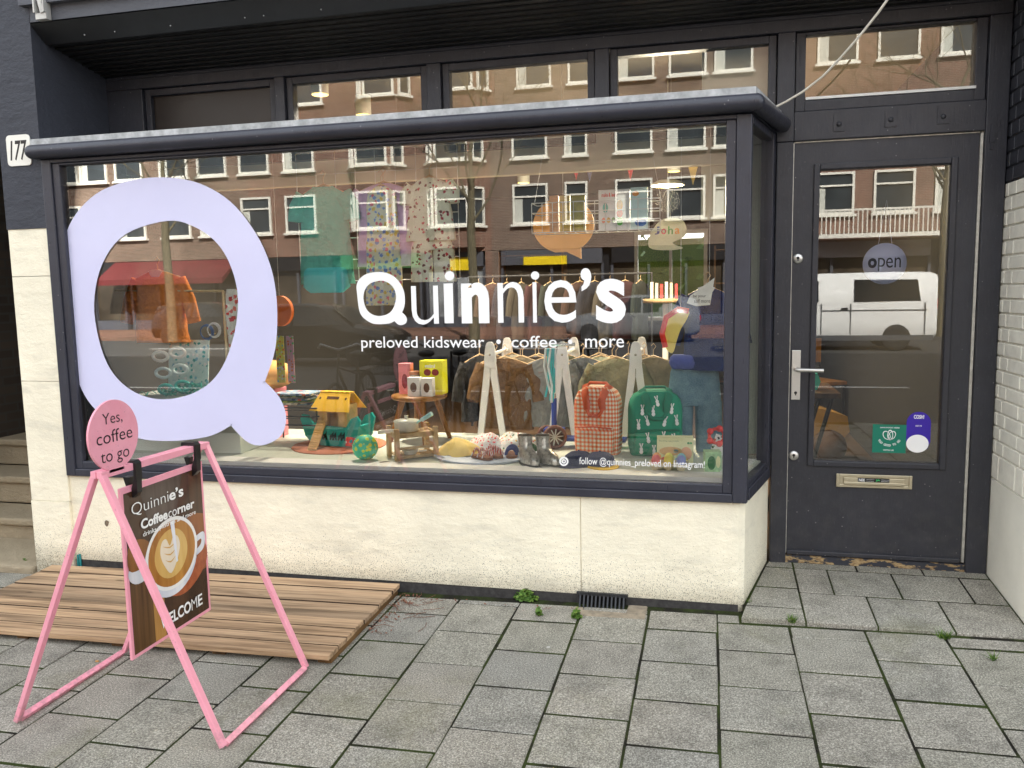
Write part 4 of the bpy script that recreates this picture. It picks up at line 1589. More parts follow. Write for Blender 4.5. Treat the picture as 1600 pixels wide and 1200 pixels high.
carton('toy_box', 657, 675, 591, .70, .05, WBOX, 'small white box with dark disc right in front on the stool', extra=lambda t, w_, h_, dep: oval(t, w_, h_, dep, BRNP, 0, .48, .26, .26))
p = at(648, 590, .78)
b = B()
b.lathe([(.030, 0), (.032, .09), (.026, .105), (.026, .12), (0, .12)], 20)
jar = thing('storage_jar', 'clear jar with brown lid among the boxes on the stool', 'jar', (p.x, .775, tz))
b.build('glass_body', plain('milky_glass', (176, 170, 156), .2, var=.1), jar)
b = B()
b.lathe([(.030, .118), (.030, .138), (0, .138)], 20)
b.build('lid', plain('brown_lid', (132, 84, 54), .5), jar)

# plate with hat, cloth and sandals
PLX, PLY_ = -1.315, .43
b = B()
b.lathe([(.255, 0), (.275, .012), (.272, .016), (.0, .006)], 48)
tag(b.build('tray', plain('lilac_tray', (186, 196, 226), .45), None, (PLX, PLY_, ZF)), 'round pale blue tray holding a sun hat and sandals', 'tray')
def blob_cloth(nm, label, cat, loc, rx, ry, h, mat, seed=0, tag_=True):
    bb = B()
    n, m_ = 28, 9
    vs = []
    for i in range(m_ + 1):
        t = i / m_
        for j in range(n):
            a = 2 * math.pi * j / n
            wob = 1 + .10 * math.sin(5 * a + seed) + .06 * math.sin(9 * a + seed * 2)
            z = h * (1 - t ** 2.2) * (1 + .25 * mnoise.noise(Vector((math.cos(a) * t * 2 + seed, math.sin(a) * t * 2, seed)))) + .006 * math.sin(7 * a + seed) * t
            vs.append((rx * t * wob * math.cos(a), ry * t * wob * math.sin(a), max(z, .002)))
    bb.add(vs, [(i * n + j, i * n + (j + 1) % n, (i + 1) * n + (j + 1) % n, (i + 1) * n + j) for i in range(m_) for j in range(n)], True)
    return tag(bb.build(nm, mat, None, loc), label, cat)
blob_cloth('sun_hat', 'pale yellow sun hat on the left of the round tray', 'hat', (-1.455, .42, ZF + .012), .125, .13, .072, plain('straw_yellow_cotton', (230, 190, 120), .9, var=.08, bump=.4), 1.3)
blob_cloth('bonnet', 'white cloth bonnet with red flowers on the round tray', 'hat', (-1.33, .52, ZF + .012), .115, .12, .09, m_floral('red_floral', (244, 232, 224), [(206, 40, 60), (220, 90, 100), (206, 40, 60)], 70, .3), 3.1)
blob_cloth('bonnet', 'cream cloth bonnet with coloured flowers behind the sandals', 'hat', (-1.17, .55, ZF + .012), .13, .11, .09, m_floral('mixed_floral', (238, 230, 208), [(60, 110, 70), (200, 70, 60), (210, 160, 50)], 60, .26), 5.2)
def sandal(nm, label, loc, rz, sole, strap, group=None):
    t = thing(nm, label, 'shoe', loc, rz, group)
    bb = B()
    out = smooth_loop([(-.022, -.055), (.022, -.055), (.026, 0), (.032, .04), (.018, .072), (-.012, .072), (-.028, .04), (-.024, 0)], 3)
    bb.prism(out, lambda a, c, d: (a, -c, d), .014)
    bb.build('sole', sole, t)
    for yy, hh in ((-.045, .035), (-.005, .038), (.04, .034)):
        bb = B()
        bb.tube([(.028 * math.cos(s_), yy + .008 * math.sin(s_ * 2), .012 + hh * math.sin(s_)) for s_ in [math.pi * i / 8 for i in range(9)]], .009, 6, flat=.35)
        bb.build('strap', strap, t)
    return t
LEA = plain('brown_leather', (120, 72, 44), .5)
STRP = m_stripe('red_white_stripe', (176, 52, 44), (236, 226, 214), 0, .012)
sandal('sandal', 'left of the two brown striped sandals on the round tray', (-1.295, .275, ZF + .0145), R(55), LEA, STRP, 'striped sandals on the tray')
sandal('sandal', 'right of the two brown striped sandals on the round tray', (-1.245, .335, ZF + .0145), R(40), LEA, STRP, 'striped sandals on the tray')
GRN = plain('green_strap', (36, 96, 44), .6)
NVY = plain('navy_strap', (36, 48, 110), .6)
sandal('sandal', 'green and navy child sandal on the right of the round tray', (-1.155, .36, ZF + .0145), R(10), LEA, NVY)
sandal('sandal', 'green child sandal behind the silver boots', (-1.075, .40, ZF + .0145), R(-5), LEA, GRN)

# silver boots
SILV = N('silver_leather')
_v = SILV.coord('Object')
SILV.set(SILV.ramp(SILV.noise(_v, 40, 4), (.35, (.25, .25, .24)), (.55, (.75, .74, .72)), (.7, (.45, .44, .43))), .28, .8)
SILV.bump(SILV.noise(_v, 55, 3), .7, .006)
SILV = SILV.m
SOLE = plain('black_sole', (20, 20, 22), .6)
def boot(loc, rz, label):
    t = thing('ankle_boot', label, 'shoe', loc, rz, 'silver boots')
    bb = B()
    rows = [(.014, .036, -.112, .062), (.030, .038, -.114, .063), (.050, .037, -.100, .062), (.066, .034, -.066, .060), (.082, .031, -.030, .060), (.105, .033, -.018, .063), (.145, .037, -.018, .068)]
    vs, n = [], 20
    for z, hw_, y0_, y1_ in rows:
        for j in range(n):
            a = 2 * math.pi * j / n
            vs.append((hw_ * math.cos(a) * (.86 if math.sin(a) < -.7 and z < .06 else 1), (y0_ + y1_) / 2 + (y1_ - y0_) / 2 * math.sin(a), z))
    bb.add(vs, [(i * n + j, i * n + (j + 1) % n, (i + 1) * n + (j + 1) % n, (i + 1) * n + j) for i in range(len(rows) - 1) for j in range(n)], True)
    bb.add(vs[:n], [tuple(range(n))])
    bb.build('upper', SILV, t)
    bb = B()
    bb.prism([(.038 * math.cos(a), -.025 + .090 * math.sin(a)) for a in [2 * math.pi * i / 22 for i in range(22)]], lambda a, c, d: (a, c, d), .014)
    bb.build('sole', SOLE, t)
    bb = B()
    bb.lathe([(.030, .11), (.033, .1445), (.0, .11)], 16, (0, .025, 0))
    bb.build('lining', plain('boot_lining', (40, 36, 36), .9), t)
boot((-1.045, .235, ZF), R(38), 'left of the two silver ankle boots at the front of the window')
boot((-.955, .250, ZF), R(44), 'right of the two silver ankle boots at the front of the window')

# scooter
SCB = plain('scooter_blue', (28, 56, 140), .35)
scp = thing('kick_scooter', 'blue child kick scooter with brown wheels', 'scooter', (-1.00, .70, ZF))
def wheel(x, y, z, r, wd, parent, ax=(1, 0, 0)):
    bb = B()
    prof = [(r * .72, -wd / 2), (r * .93, -wd / 2), (r, -wd * .25), (r, wd * .25), (r * .93, wd / 2), (r * .72, wd / 2), (r * .72, -wd / 2)]
    bb.lathe(prof, 28, (x, y, z), ax)
    o = bb.build('wheel', plain('brown_tyre', (92, 54, 38), .55), parent)
    bb = B()
    A = Vector(ax)
    U = A.orthogonal().normalized()
    V = A.cross(U)
    for i in range(10):
        t = 2 * math.pi * i / 10
        bb.bar(Vector((x, y, z)) + (U * math.cos(t) + V * math.sin(t)) * r * .12, Vector((x, y, z)) + (U * math.cos(t) + V * math.sin(t)) * r * .74, .006, .006)
    bb.lathe([(0, -wd * .5), (r * .18, -wd * .5), (r * .18, wd * .5), (0, wd * .5)], 12, (x, y, z), ax)
    bb.build('spokes', plain('silver_spoke', (186, 182, 172), .4, .6), o)
wheel(.02, -.06, .066, .066, .030, scp, (.35, -1, 0))
wheel(-.05, .06, .055, .055, .030, scp, (.35, -1, 0))
b = B()
b.box(-.05, .06, -.03, .05, .060, .105)
b.box(.05, .40, -.02, .07, .035, .055)
b.tube([(.005, 0, .09), (.005, .01, .27)], .015, 12)
b.build('frame', SCB, scp, bev=.005)
b = B()
b.tube([(.005, .01, .27), (.0, .03, .56)], .011, 10)
b.tube([(-.12, .03, .565), (.12, .03, .565)], .010, 10)
b.build('handlebar', plain('chrome', (200, 200, 200), .2, .9), scp)
rb = thing('ribbon_bunch', 'turquoise and white ribbons tied to the blue scooter bar', 'ribbons', (-1.00, .66, ZF + .55))
for i in range(7):
    b = B()
    x = -.028 + .009 * i
    b.tube([(x, 0, 0), (x + random.gauss(0, .008), random.gauss(-.01, .006), -.10), (x + random.gauss(0, .010), random.gauss(-.012, .008), -.20), (x + random.gauss(0, .012), random.gauss(-.01, .008), -.30 + random.uniform(0, .06))], .006, 5, flat=.3)
    b.build('ribbon', plain('teal_ribbon', (46, 166, 170), .5) if i % 3 else plain('pale_ribbon', (206, 220, 214), .5), rb)

# backpacks
def backpack(nm, label, loc, rz, w_, dp, h_, mat, trim):
    t = thing(nm, label, 'backpack', loc, rz)
    bb = B()
    rows = []
    for i in range(15):
        s_ = i / 14
        z = h_ * s_
        sh = 1.0 if s_ < .66 else max(0, 1 - ((s_ - .66) / .345) ** 2.6) ** .5 * .62 + .38
        bt = .93 + .07 * min(1, s_ * 8)
        rows.append((z, -w_ / 2 * sh * bt, w_ / 2 * sh * bt, dp / 2 * (.70 + .30 * sh) * bt))
    bb.loft(rows, 32, .0025, 1.0, .45, waves=3)
    body = bb.build('body', mat, t)
    bb = B()
    bb.loft([(.01, -w_ * .40, w_ * .40, .018), (.02, -w_ * .42, w_ * .42, .030), (h_ * .36, -w_ * .42, w_ * .42, .030), (h_ * .42, -w_ * .40, w_ * .40, .012)], 24, .002, 2, .45, (0, -dp / 2 + .002, 0))
    bb.build('front_pocket', mat, t)
    bb = B()
    bb.tube([(-w_ * .40, -dp / 2 - .028, h_ * .415), (0, -dp / 2 - .030, h_ * .43), (w_ * .40, -dp / 2 - .028, h_ * .415)], .004, 6)
    bb.build('zip', trim, t)
    for s_ in (-1, 1):
        bb = B()
        x = s_ * w_ * .22
        bb.tube([(x - .012 * s_, -dp * .46, h_ * .66), (x - .014 * s_, -dp * .62, h_ * .80), (x, -dp * .52, h_ * .93), (x + .01 * s_, -dp * .1, h_ * 1.02)], .020, 8, flat=.25, flatdir=(0, -1, 0))
        bb.build('strap', trim, t)
    bb = B()
    bb.tube([(-w_ * .22 + .012, -dp * .47, h_ * .67), (-w_ * .1, -dp * .60, h_ * .59), (w_ * .1, -dp * .60, h_ * .59), (w_ * .22 - .012, -dp * .47, h_ * .67)], .010, 8)
    bb.build('carry_loop', trim, t)
    bb = B()
    bb.tube([(-w_ * .30, 0, h_ * .95), (-w_ * .18, .0, h_ * 1.05), (w_ * .18, .0, h_ * 1.05), (w_ * .30, .0, h_ * .95)], .014, 8, flat=.5)
    bb.build('top_handle', trim, t)
    return t, body
RUST = plain('rust_canvas', (188, 84, 50), .8, var=.06, bump=.3)
backpack('backpack', 'rust and white gingham child backpack', (-.735, .585, ZF), R(-8), .245, .14, .355, m_gingham(), RUST)
GREENC = plain('green_canvas', (0, 122, 92), .8, var=.05, bump=.3)
bp2, _ = backpack('backpack', 'green child backpack with white rabbit print', (-.440, .600, ZF), R(12), .275, .15, .335, GREENC, plain('green_strap_canvas', (0, 104, 78), .8))
b = B()
def rabbit(x, z, s_, rot):
    c, sn = math.cos(rot), math.sin(rot)
    for pts in (circle(0, 0, .010, 10, .011), circle(0, -.018, .011, 10, .013)):
        P = [(x + s_ * (a * c - d * sn), z + s_ * (a * sn + d * c)) for a, d in pts]
        yield P
    for e in (-1, 1):
        pts = [(e * .003, .006), (e * .012, .034), (e * .005, .036), (e * .0, .010)]
        yield [(x + s_ * (a * c - d * sn), z + s_ * (a * sn + d * c)) for a, d in pts]
for (x, z, pk) in [(-.085, .045, 1), (-.02, .035, 1), (.045, .05, 1), (.09, .03, 1), (-.05, .10, 1), (.03, .105, 1), (.085, .095, 1), (-.095, .165, 0), (-.05, .185, 0), (.04, .18, 0), (.10, .185, 0), (-.02, .235, 0), (.0, .285, 0), (.075, .245, 0), (-.075, .24, 0)]:
    yy = -.075 - (.031 if pk else .0015)
    for P in rabbit(x, z, .85, random.uniform(-.3, .3)):
        b.prism(P, lambda a, c, d: (a, yy - .002 + d, c), .002)
b.build('rabbit_print', plain('rabbit_white', (232, 238, 228), .7), bp2)

# boxed toy with wooden eggs
def eggbox(t, w_, h_, dep):
    bb = B()
    put_text(bb, 'Rocking egg puzzle', (0, -dep / 2 - .001, 0), EX, EZ, -.44 * w_, .1 * w_, .84 * h_, .90 * h_)
    bb.build('lettering', plain('sage_print', (120, 140, 100), .6), t, recalc=False)
    for cx, cz, rw, rh, cc in ((-.12, .50, .32, .16, (196, 160, 116)), (.30, .42, .16, .24, (214, 160, 130)), (-.30, .22, .08, .07, (226, 90, 90)), (-.12, .18, .09, .08, (250, 200, 90)), (.08, .2, .09, .08, (120, 190, 210)), (.25, .17, .10, .09, (240, 190, 60)), (.02, .50, .07, .07, (80, 170, 200)), (.36, .80, .035, .04, (70, 140, 90)), (.43, .80, .035, .04, (90, 160, 100))):
        oval(t, w_, h_, dep, plain('egg_print_%d_%d' % (cc[0], cc[1]), cc, .5), cx, cz, rw, rh)
carton('toy_box', 1026, 1083, 683, .33, .06, plain('pale_yellow_card', (222, 224, 172), .5, var=.03), 'pale yellow toy box with egg picture before the green backpack', ZF, R(4), extra=eggbox)
eg = thing('egg_carton', 'grey egg carton with coloured wooden eggs', 'egg carton', (-.350, .215, ZF))
b = B()
for i in range(3):
    for j in range(2):
        b.lathe([(.014, 0), (.024, .024), (.028, .034)], 14, (-.058 + .058 * i, -.026 + .052 * j, 0))
b.box(-.092, .092, -.057, .057, .030, .036)
b.build('tray', plain('grey_pulp', (196, 184, 150), .9, bump=.4), eg)
for i, cc in enumerate(((232, 96, 100), (238, 196, 70), (130, 140, 200), (240, 150, 90), (236, 206, 90), (120, 180, 190))):
    b = B()
    b.ball((-.058 + .058 * (i % 3), -.026 + .052 * (i // 3), .048), .023, 14, (1, 1, 1.3))
    b.build('egg', plain('egg_%d' % i, cc, .5), eg)
# caps
def cap_(label, loc, rz, crown, brim):
    t = thing('cap', label, 'cap', loc, rz)
    bb = B()
    bb.lathe([(.075, .0), (.077, .02), (.068, .045), (.045, .062), (.0, .068)], 28)
    bb.build('crown', crown, t)
    bb = B()
    out = [(.072 * math.cos(a), .072 * math.sin(a)) for a in [R(200 + i * 14) for i in range(11)]] + [(.085 * math.cos(a), -.02 + .115 * math.sin(a)) for a in [R(340 - i * 14) for i in range(11)]]
    bb.prism(out, lambda a, c, d: (a, c, .004 + d - .25 * max(0, -c - .07) * 0), .005)
    bb.build('brim', brim, t)
    bb = B()
    bb.ball((0, 0, .069), .006, 8)
    bb.build('button', crown, t)
NAVY = plain('navy_cotton', (34, 40, 78), .85, var=.06)
OCH = plain('ochre_cotton', (226, 172, 40), .85, var=.05)
cap_('navy cap at the front of the window', (-.79, .265, ZF), R(-30), NAVY, NAVY)
cap_('navy cap with ochre brim beside the gingham backpack', (-.685, .255, ZF + .001), R(25), NAVY, OCH)
# small book box and red toy near the corner
carton('gift_box', 1100, 1126, 706, .20, .07, plain('green_picture_card', (150, 186, 140), .5, var=.3, scale=40), 'small green picture box in the window corner', ZF, R(8), extra=lambda t, w_, h_, dep: (oval(t, w_, h_, dep, plain('dk_green_print', (50, 110, 70), .5), -.1, .45, .25, .35), oval(t, w_, h_, dep, plain('pale_print', (214, 226, 160), .5), .3, .5, .14, .3)))
b = B()
b.tube([(.035 * math.cos(a), 0, .035 * math.sin(a)) for a in [2 * math.pi * i / 20 for i in range(20)]], .008, 8, closed=True)
for i in range(5):
    a = 2 * math.pi * i / 5
    b.ball((.038 * math.cos(a), -.004, .038 * math.sin(a)), .016, 10)
p = at(1120, 692, .24)
tag(b.build('teething_ring', plain('red_silicone', (226, 60, 58), .45), None, (p.x, .235, ZF + .165)), 'red beaded toy ring hanging above the green picture box', 'toy')
p = at(1112, 668, .30)
b = B()
b.box(-.03, .03, -.01, .01, 0, .16)
cd_ = tag(b.build('hang_card', m_floral('blot_print', (226, 228, 220), [(60, 90, 60), (30, 50, 60), (200, 90, 70)], 48, .30), None, (p.x, .31, ZF), rot=(0, R(18), 0)), 'white printed toy card leaning in the window corner', 'card')

# ------------------------------------------------------------------ clothes
def hanger(b, w_, z0=0.0):
    b.tube([(-w_ * .42, 0, z0 - .045), (0, 0, z0), (w_ * .42, 0, z0 - .045)], .006, 6)
    b.tube([(0, 0, z0), (0, 0, z0 + .035), (.014, 0, z0 + .055), (.0, 0, z0 + .072), (-.012, 0, z0 + .06)], .0022, 6)
HANG = plain('hanger_wood', (190, 160, 120), .5)
def top(nm, label, loc, w_, h_, mat, rz=0, sleeve=.22, sw=.05, flare=1.0, cat='shirt', group=None, seed=0, dp=.035, collar=None, neck=.3):
    t = thing(nm, label, cat, loc, rz, group)
    bb = B()
    hw = w_ / 2
    rows = [(0, -hw * neck, hw * neck, .012), (-.012, -hw * .55, hw * .55, .018), (-.035, -hw * .88, hw * .88, dp * .8), (-.09, -hw * .93, hw * .93, dp)]
    for i in range(1, 11):
        s_ = i / 10
        rows.append((-.09 - (h_ - .09) * s_, -hw * (.93 + (flare - .93) * s_), hw * (.93 + (flare - .93) * s_), dp * (1 + .25 * s_)))
    bb.loft(rows, 28, .011, seed, .7, waves=4)
    if sleeve:
        for s_ in (-1, 1):
            a = Vector((s_ * hw * .80, 0, -.045))
            c = a + Vector((s_ * sleeve * .34, -.01, -sleeve * .93))
            m_ = a.lerp(c, .5) + Vector((s_ * .014, 0, .006))
            bb.tube([a, m_, c], [sw, sw * .95, sw * .9], 12, flat=.55, flatdir=(0, 1, 0))
    bb.build('garment', mat, t)
    if collar:
        bb = B()
        bb.prism([(-.045, .004), (.0, -.065), (.045, .004), (.02, .012), (-.02, .012)], lambda a, c, d: (a, -dp * .75 + d, c), .006)
        bb.build('collar', collar, t)
    bb = B()
    hanger(bb, w_, .012)
    bb.build('hanger', HANG, t)
    return t
def trousers(nm, label, loc, w_, h_, mat, group=None, cat='trousers', flare=1.0, seed=0, dp=.035, rz=0, split=.34):
    t = thing(nm, label, cat, loc, rz, group)
    bb = B()
    hw = w_ / 2
    bb.loft([(0, -hw * .80, hw * .80, dp * .7), (-.03, -hw * .86, hw * .86, dp), (-h_ * split, -hw * .98, hw * .98, dp * 1.1)], 24, .004, seed, .7)
    for s_ in (-1, 1):
        rows = []
        for i in range(8):
            q = i / 7
            z = -h_ * split + .02 - (h_ * (1 - split) + .02) * q
            inn, out_ = hw * (.02 + .05 * q), hw * (.98 + (flare - .98) * q)
            rows.append((z, s_ * inn if s_ > 0 else -out_, out_ if s_ > 0 else -inn, dp * 1.05))
        bb.loft(rows, 18, .006, seed + s_, .7, waves=3)
    bb.build('garment', mat, t)
    return t
# wire grid with three hanging outfits
b = B()
gxl, gxr, gzb, gzt = -2.30, -1.41, 1.530, 2.20
for i in range(9):
    x = gxl + (gxr - gxl) * i / 8
    b.tube([(x, .36, gzb), (x, .36, gzt)], .0022, 5)
for i in range(7):
    z = gzb + (gzt - gzb) * i / 6
    b.tube([(gxl, .363, z), (gxr, .363, z)], .0022, 5)
for x in (gxl + .1, gxr - .1):
    b.tube([(x, .36, gzt), (x, .36, 2.256)], .0012, 5)
tag(b.build('wire_grid', WHITEP, None), 'white wire grid panel hanging at the top of the window', 'rack')
TEALF = plain('sea_green_cotton', (74, 168, 148), .85, var=.10, scale=5, bump=.9, bscale=16, bdist=.03)
hd1 = at(505, 287, .30)
top('dress', 'sea green short sleeved dress hanging from the wire grid', (hd1.x, .30, 2.015), .27, .50, TEALF, 0, .14, .055, 1.15, 'dress', seed=.5, neck=.42)
pl_ = at(507, 425, .29)
b = B()
b.loft([(0, -.11, .11, .02), (-.02, -.125, .125, .03), (-.10, -.13, .13, .03), (-.13, -.09, .09, .02)], 20, .006, 1, .6)
tag(b.build('pouch', plain('aqua_cotton', (70, 190, 190), .8, var=.08), None, (pl_.x + .02, .27, 1.60)), 'aqua cloth pouch over the hem of the sea green dress', 'bag')
LILF = plain('mauve_cotton', (196, 162, 196), .85, var=.05, bump=.9, bscale=16, bdist=.03)
FLOR = m_floral('meadow_floral', (240, 228, 190), [(110, 140, 200), (214, 120, 130), (230, 190, 90), (130, 160, 205)], 44, .42)
top('blouse', 'mauve child blouse hanging behind floral leggings', (-1.80, .335, 2.02), .30, .42, LILF, 0, .10, .05, 1.05, 'shirt', seed=2)
top('dress', 'long narrow yellow dress with blue and pink flowers on the wire grid', (-1.795, .29, 2.00), .175, .60, FLOR, 0, 0, .05, 1.15, 'dress', seed=4, dp=.02)
IVO = m_floral('ivory_with_red_flowers', (236, 228, 190), [(150, 44, 50), (180, 60, 60), (110, 60, 50)], 36, .26)
top('blouse', 'ivory sleeveless blouse with red flowers hanging from the wire grid', (-1.535, .29, 2.03), .22, .31, IVO, R(-4), .09, .05, 1.25, 'shirt', seed=6, neck=.35)
trousers('trousers', 'wide ivory trousers with red flowers under the matching blouse', (-1.530, .295, 1.755), .225, .24, IVO, flare=1.06)
# orange shirt behind the big letter
ORG = plain('orange_cotton', (208, 126, 58), .85, var=.06, bump=.9, bscale=16, bdist=.03)
top('shirt', 'orange long sleeved child shirt seen through the big letter', (-3.225, .42, 1.605), .335, .40, ORG, 0, .26, .045, 1.02, seed=1, collar=plain('pale_collar', (226, 206, 196), .8), neck=.34)
b = B()
b.tube([(-3.50, .40, 1.615 - .11), (-2.80, .40, 1.60 - .11)], .006, 8)
b.tube([(-2.80, .40, 1.49), (-2.80, .40, .602)], .010, 8)
tag(b.build('display_rail', plain('brass_rail', (206, 188, 150), .3, .6), None), 'thin rail with white post behind the big letter', 'rail')
ROSE = m_floral('rose_print', (236, 214, 204), [(206, 70, 60), (220, 110, 90), (190, 60, 60)], 26, .34)
trousers('trousers', 'rose printed trousers hanging behind the right side of the big letter', (-2.735, .42, 1.50), .13, .44, ROSE, flare=.7)
# swimming goggles on a card strip
gg = thing('goggle_strip', 'card strip of three pale goggles seen through the big letter', 'goggles', (-3.09, .36, .60))
b = B()
b.box(-.13, .13, -.002, .004, .30, .62, Matrix.Translation((0, .03, 0)) @ Matrix.Rotation(R(-8), 4, 'X'))
b.build('backing_card', m_floral('sea_card', (186, 206, 206), [(70, 160, 160), (120, 170, 190), (230, 230, 220), (60, 140, 140)], 40, .36), gg)
for i, cc in enumerate(((222, 222, 206), (196, 214, 226), (70, 180, 170))):
    b = B()
    for s_ in (-1, 1):
        b.tube([(s_ * .055 + .047 * math.cos(a), -.075 + .03 * i * .5, .545 - .095 * i + .026 * math.sin(a) + s_ * .01) for a in [2 * math.pi * j / 18 for j in range(18)]], .009, 8, closed=True)
    b.build('goggles', plain('goggle_%d' % i, cc, .35), gg)
b = B()
for i in range(90):
    x, y = random.gauss(0, .13), random.gauss(0, .05)
    z = max(.004, random.uniform(0, .06) * (1 - abs(x) / .3))
    a = random.uniform(0, 6.28)
    b.tube([(x, y, z), (x + .03 * math.cos(a), y + .03 * math.sin(a), z + .015), (x + .055 * math.cos(a + .6), y + .055 * math.sin(a + .6), z)], .006, 4, flat=.2)
struct(b.build('paper_shred', plain('teal_paper', (22, 130, 118), .7, var=.4, scale=12), None, (-2.98, .33, .915)), 'stuff', 'teal paper shreds under the goggles')
b = B()
b.box(-3.40, -2.66, .26, .60, .602, .905)
tag(b.build('display_box', plain('mint_box', (206, 224, 208), .6, var=.02), None), 'pale mint plinth behind the lower part of the big letter', 'plinth')
b = B()
b.ball((0, 0, 0), .12, 24, (1.25, .9, .72))
tag(b.build('cushion', plain('caramel_cloth', (206, 152, 92), .8), None, (-2.72, .72, .99)), 'caramel round cushion right of the goggles', 'cushion')
b = B()
b.box(-2.92, -2.70, .62, .86, .602, .902)
tag(b.build('display_box', plain('rose_box', (214, 130, 140), .6), None), 'rose pink plinth under the caramel cushion', 'plinth')
for i, (u, v, cc, lb) in enumerate(((322, 519, (70, 100, 150), 'blue'), (333, 516, (226, 224, 214), 'white'))):
    p = at(u, v, .38)
    b = B()
    for q in range(4):
        rr_ = .034 + .003 * q
        b.tube([(rr_ * math.cos(a), .003 * q, rr_ * math.sin(a)) for a in [2 * math.pi * j / 22 for j in range(22)]], .0018, 5, closed=True)
    tag(b.build('necklace', plain('cord_%d' % i, cc, .5), None, p), 'coil of %s cord necklaces beside the orange shirt' % lb, 'necklace')
# dotted socks on a dark stand
for i, (u, lb) in enumerate(((339, 'left'), (358, 'right'))):
    p = floor_at(u, 700)
    b = B()
    b.loft([(0, -.035, .035, .028), (.02, -.04, .04, .05), (.05, -.038, .038, .05), (.09, -.034, .034, .035), (.15, -.036, .036, .030)], 20, .002, i, .8)
    tag(b.build('slipper_sock', m_floral('sock_dots', (20, 96, 130), [(176, 44, 60), (200, 60, 70)], 34, .30), None, (p[0], p[1], ZF)), '%s of two blue slipper socks with red dots' % lb, 'sock', 'blue dotted socks')
# wire stand with cards
ws_ = thing('wire_stand', 'black wire magazine stand at the right edge of the big letter', 'stand', (-2.50, .62, ZF))
b = B()
for x in (-.18, .18):
    for y in (-.10, .14):
        b.tube([(x, y, 0), (x * .9, y * .9, .22)], .005, 6)
for z in (.12, .17, .22):
    b.tube([(-.17, -.095, z), (.17, -.095, z), (.17, .13, z), (-.17, .13, z)], .004, 6, closed=True)
b.build('frame', plain('black_wire', (30, 30, 32), .5), ws_)
MAG = [m_floral('magazine_%d' % i, c0, cs, 30, .36) for i, (c0, cs) in enumerate((((120, 140, 160), [(200, 190, 170), (60, 80, 110), (180, 80, 60)]), ((196, 190, 180), [(90, 80, 80), (160, 150, 140), (210, 200, 190)]), ((90, 120, 60), [(190, 200, 60), (60, 80, 50), (160, 170, 90)])))]
for i in range(7):
    b = B()
    b.box(-.12, .12, -.09, .09, 0, .010)
    tag(b.build('magazine', MAG[i % 3], None, (-2.50 + random.gauss(0, .03), .63 + random.gauss(0, .02), ZF + .227 + .0105 * i), rot=(0, 0, random.gauss(0, .2))), 'magazine number %s from the bottom of the pile on the wire stand' % ('one', 'two', 'three', 'four', 'five', 'six', 'seven')[i], 'magazine', 'magazines piled on the wire stand')
for u0, u1, lb, mt in ((430, 446, 'yellow and blue', m_floral('sticker_sheet_a', (226, 206, 110), [(90, 170, 210), (226, 110, 80), (240, 230, 210)], 60, .34)), (447, 461, 'pink and green', m_floral('sticker_sheet_b', (206, 170, 190), [(90, 180, 120), (240, 120, 60), (230, 220, 90)], 60, .34))):
    a, c = at(u0, 525, .42), at(u1, 598, .42)
    b = B()
    b.box(a.x, c.x, .42, .424, c.z, a.z)
    tag(b.build('sticker_sheet', mt, None), 'long %s sticker sheet hanging right of the big letter' % lb, 'sheet')
p = at(436, 486, .45)
b = B()
b.prism(circle(0, 0, .075, 30, .085), lambda a, c, d: (a, d, c), .03)
tag(b.build('round_bag', plain('orange_felt', (240, 104, 28), .7), None, (p.x, .45, p.z)), 'bright orange round bag half hidden by the big letter', 'bag')
b = B()
b.tube([(p.x, .46, p.z + .08), (p.x, .46, 2.256)], .001, 4)
tag(b.build('thread', WHITEP, None), 'thin thread holding the orange round bag', 'thread')

# white A-frame clothes racks
def arack(x, y, label):
    t = thing('clothes_rack', label, 'clothes rack', (x, y, ZF), 0, 'white child clothes racks')
    hgt = 1.185 + (y - .6) * .0 - ZF - .02
    for yy in (0, .42):
        bb = B()
        bb.prism(smooth_loop([(-.024, hgt - .02), (0, hgt), (.024, hgt - .02), (.032, hgt - .14), (-.032, hgt - .14)], 3), lambda a, c, d: (a, yy + d, c), .02)
        for s_ in (-1, 1):
            bb.prism([(s_ * .004, hgt - .10), (s_ * .034, hgt - .13), (s_ * .088, 0), (s_ * .052, 0), (s_ * .002, hgt - .20)], lambda a, c, d: (a, yy + d + .0005, c), .019)
        bb.build('leg', RACKW, t)
        bb = B()
        bb.lathe([(.007, 0), (.005, .003), (0, .0035)], 10, (0, yy - .0002, hgt - .075), (0, -1, 0))
        bb.build('screw', plain('screw_head', (140, 136, 120), .4, .5), t)
    bb = B()
    bb.tube([(0, .02, hgt - .075), (0, .44, hgt - .075)], .012, 10)
    bb.build('rail', RACKW, t)
    return hgt
RY = .95
rx = [at(u, 545, RY).x for u in (765, 878, 993)]
hg = 0
for x, lb in zip(rx, ('left', 'middle', 'right')):
    hg = arack(x, RY, '%s of three white A-frame clothes racks' % lb)
rz_ = ZF + hg - .075
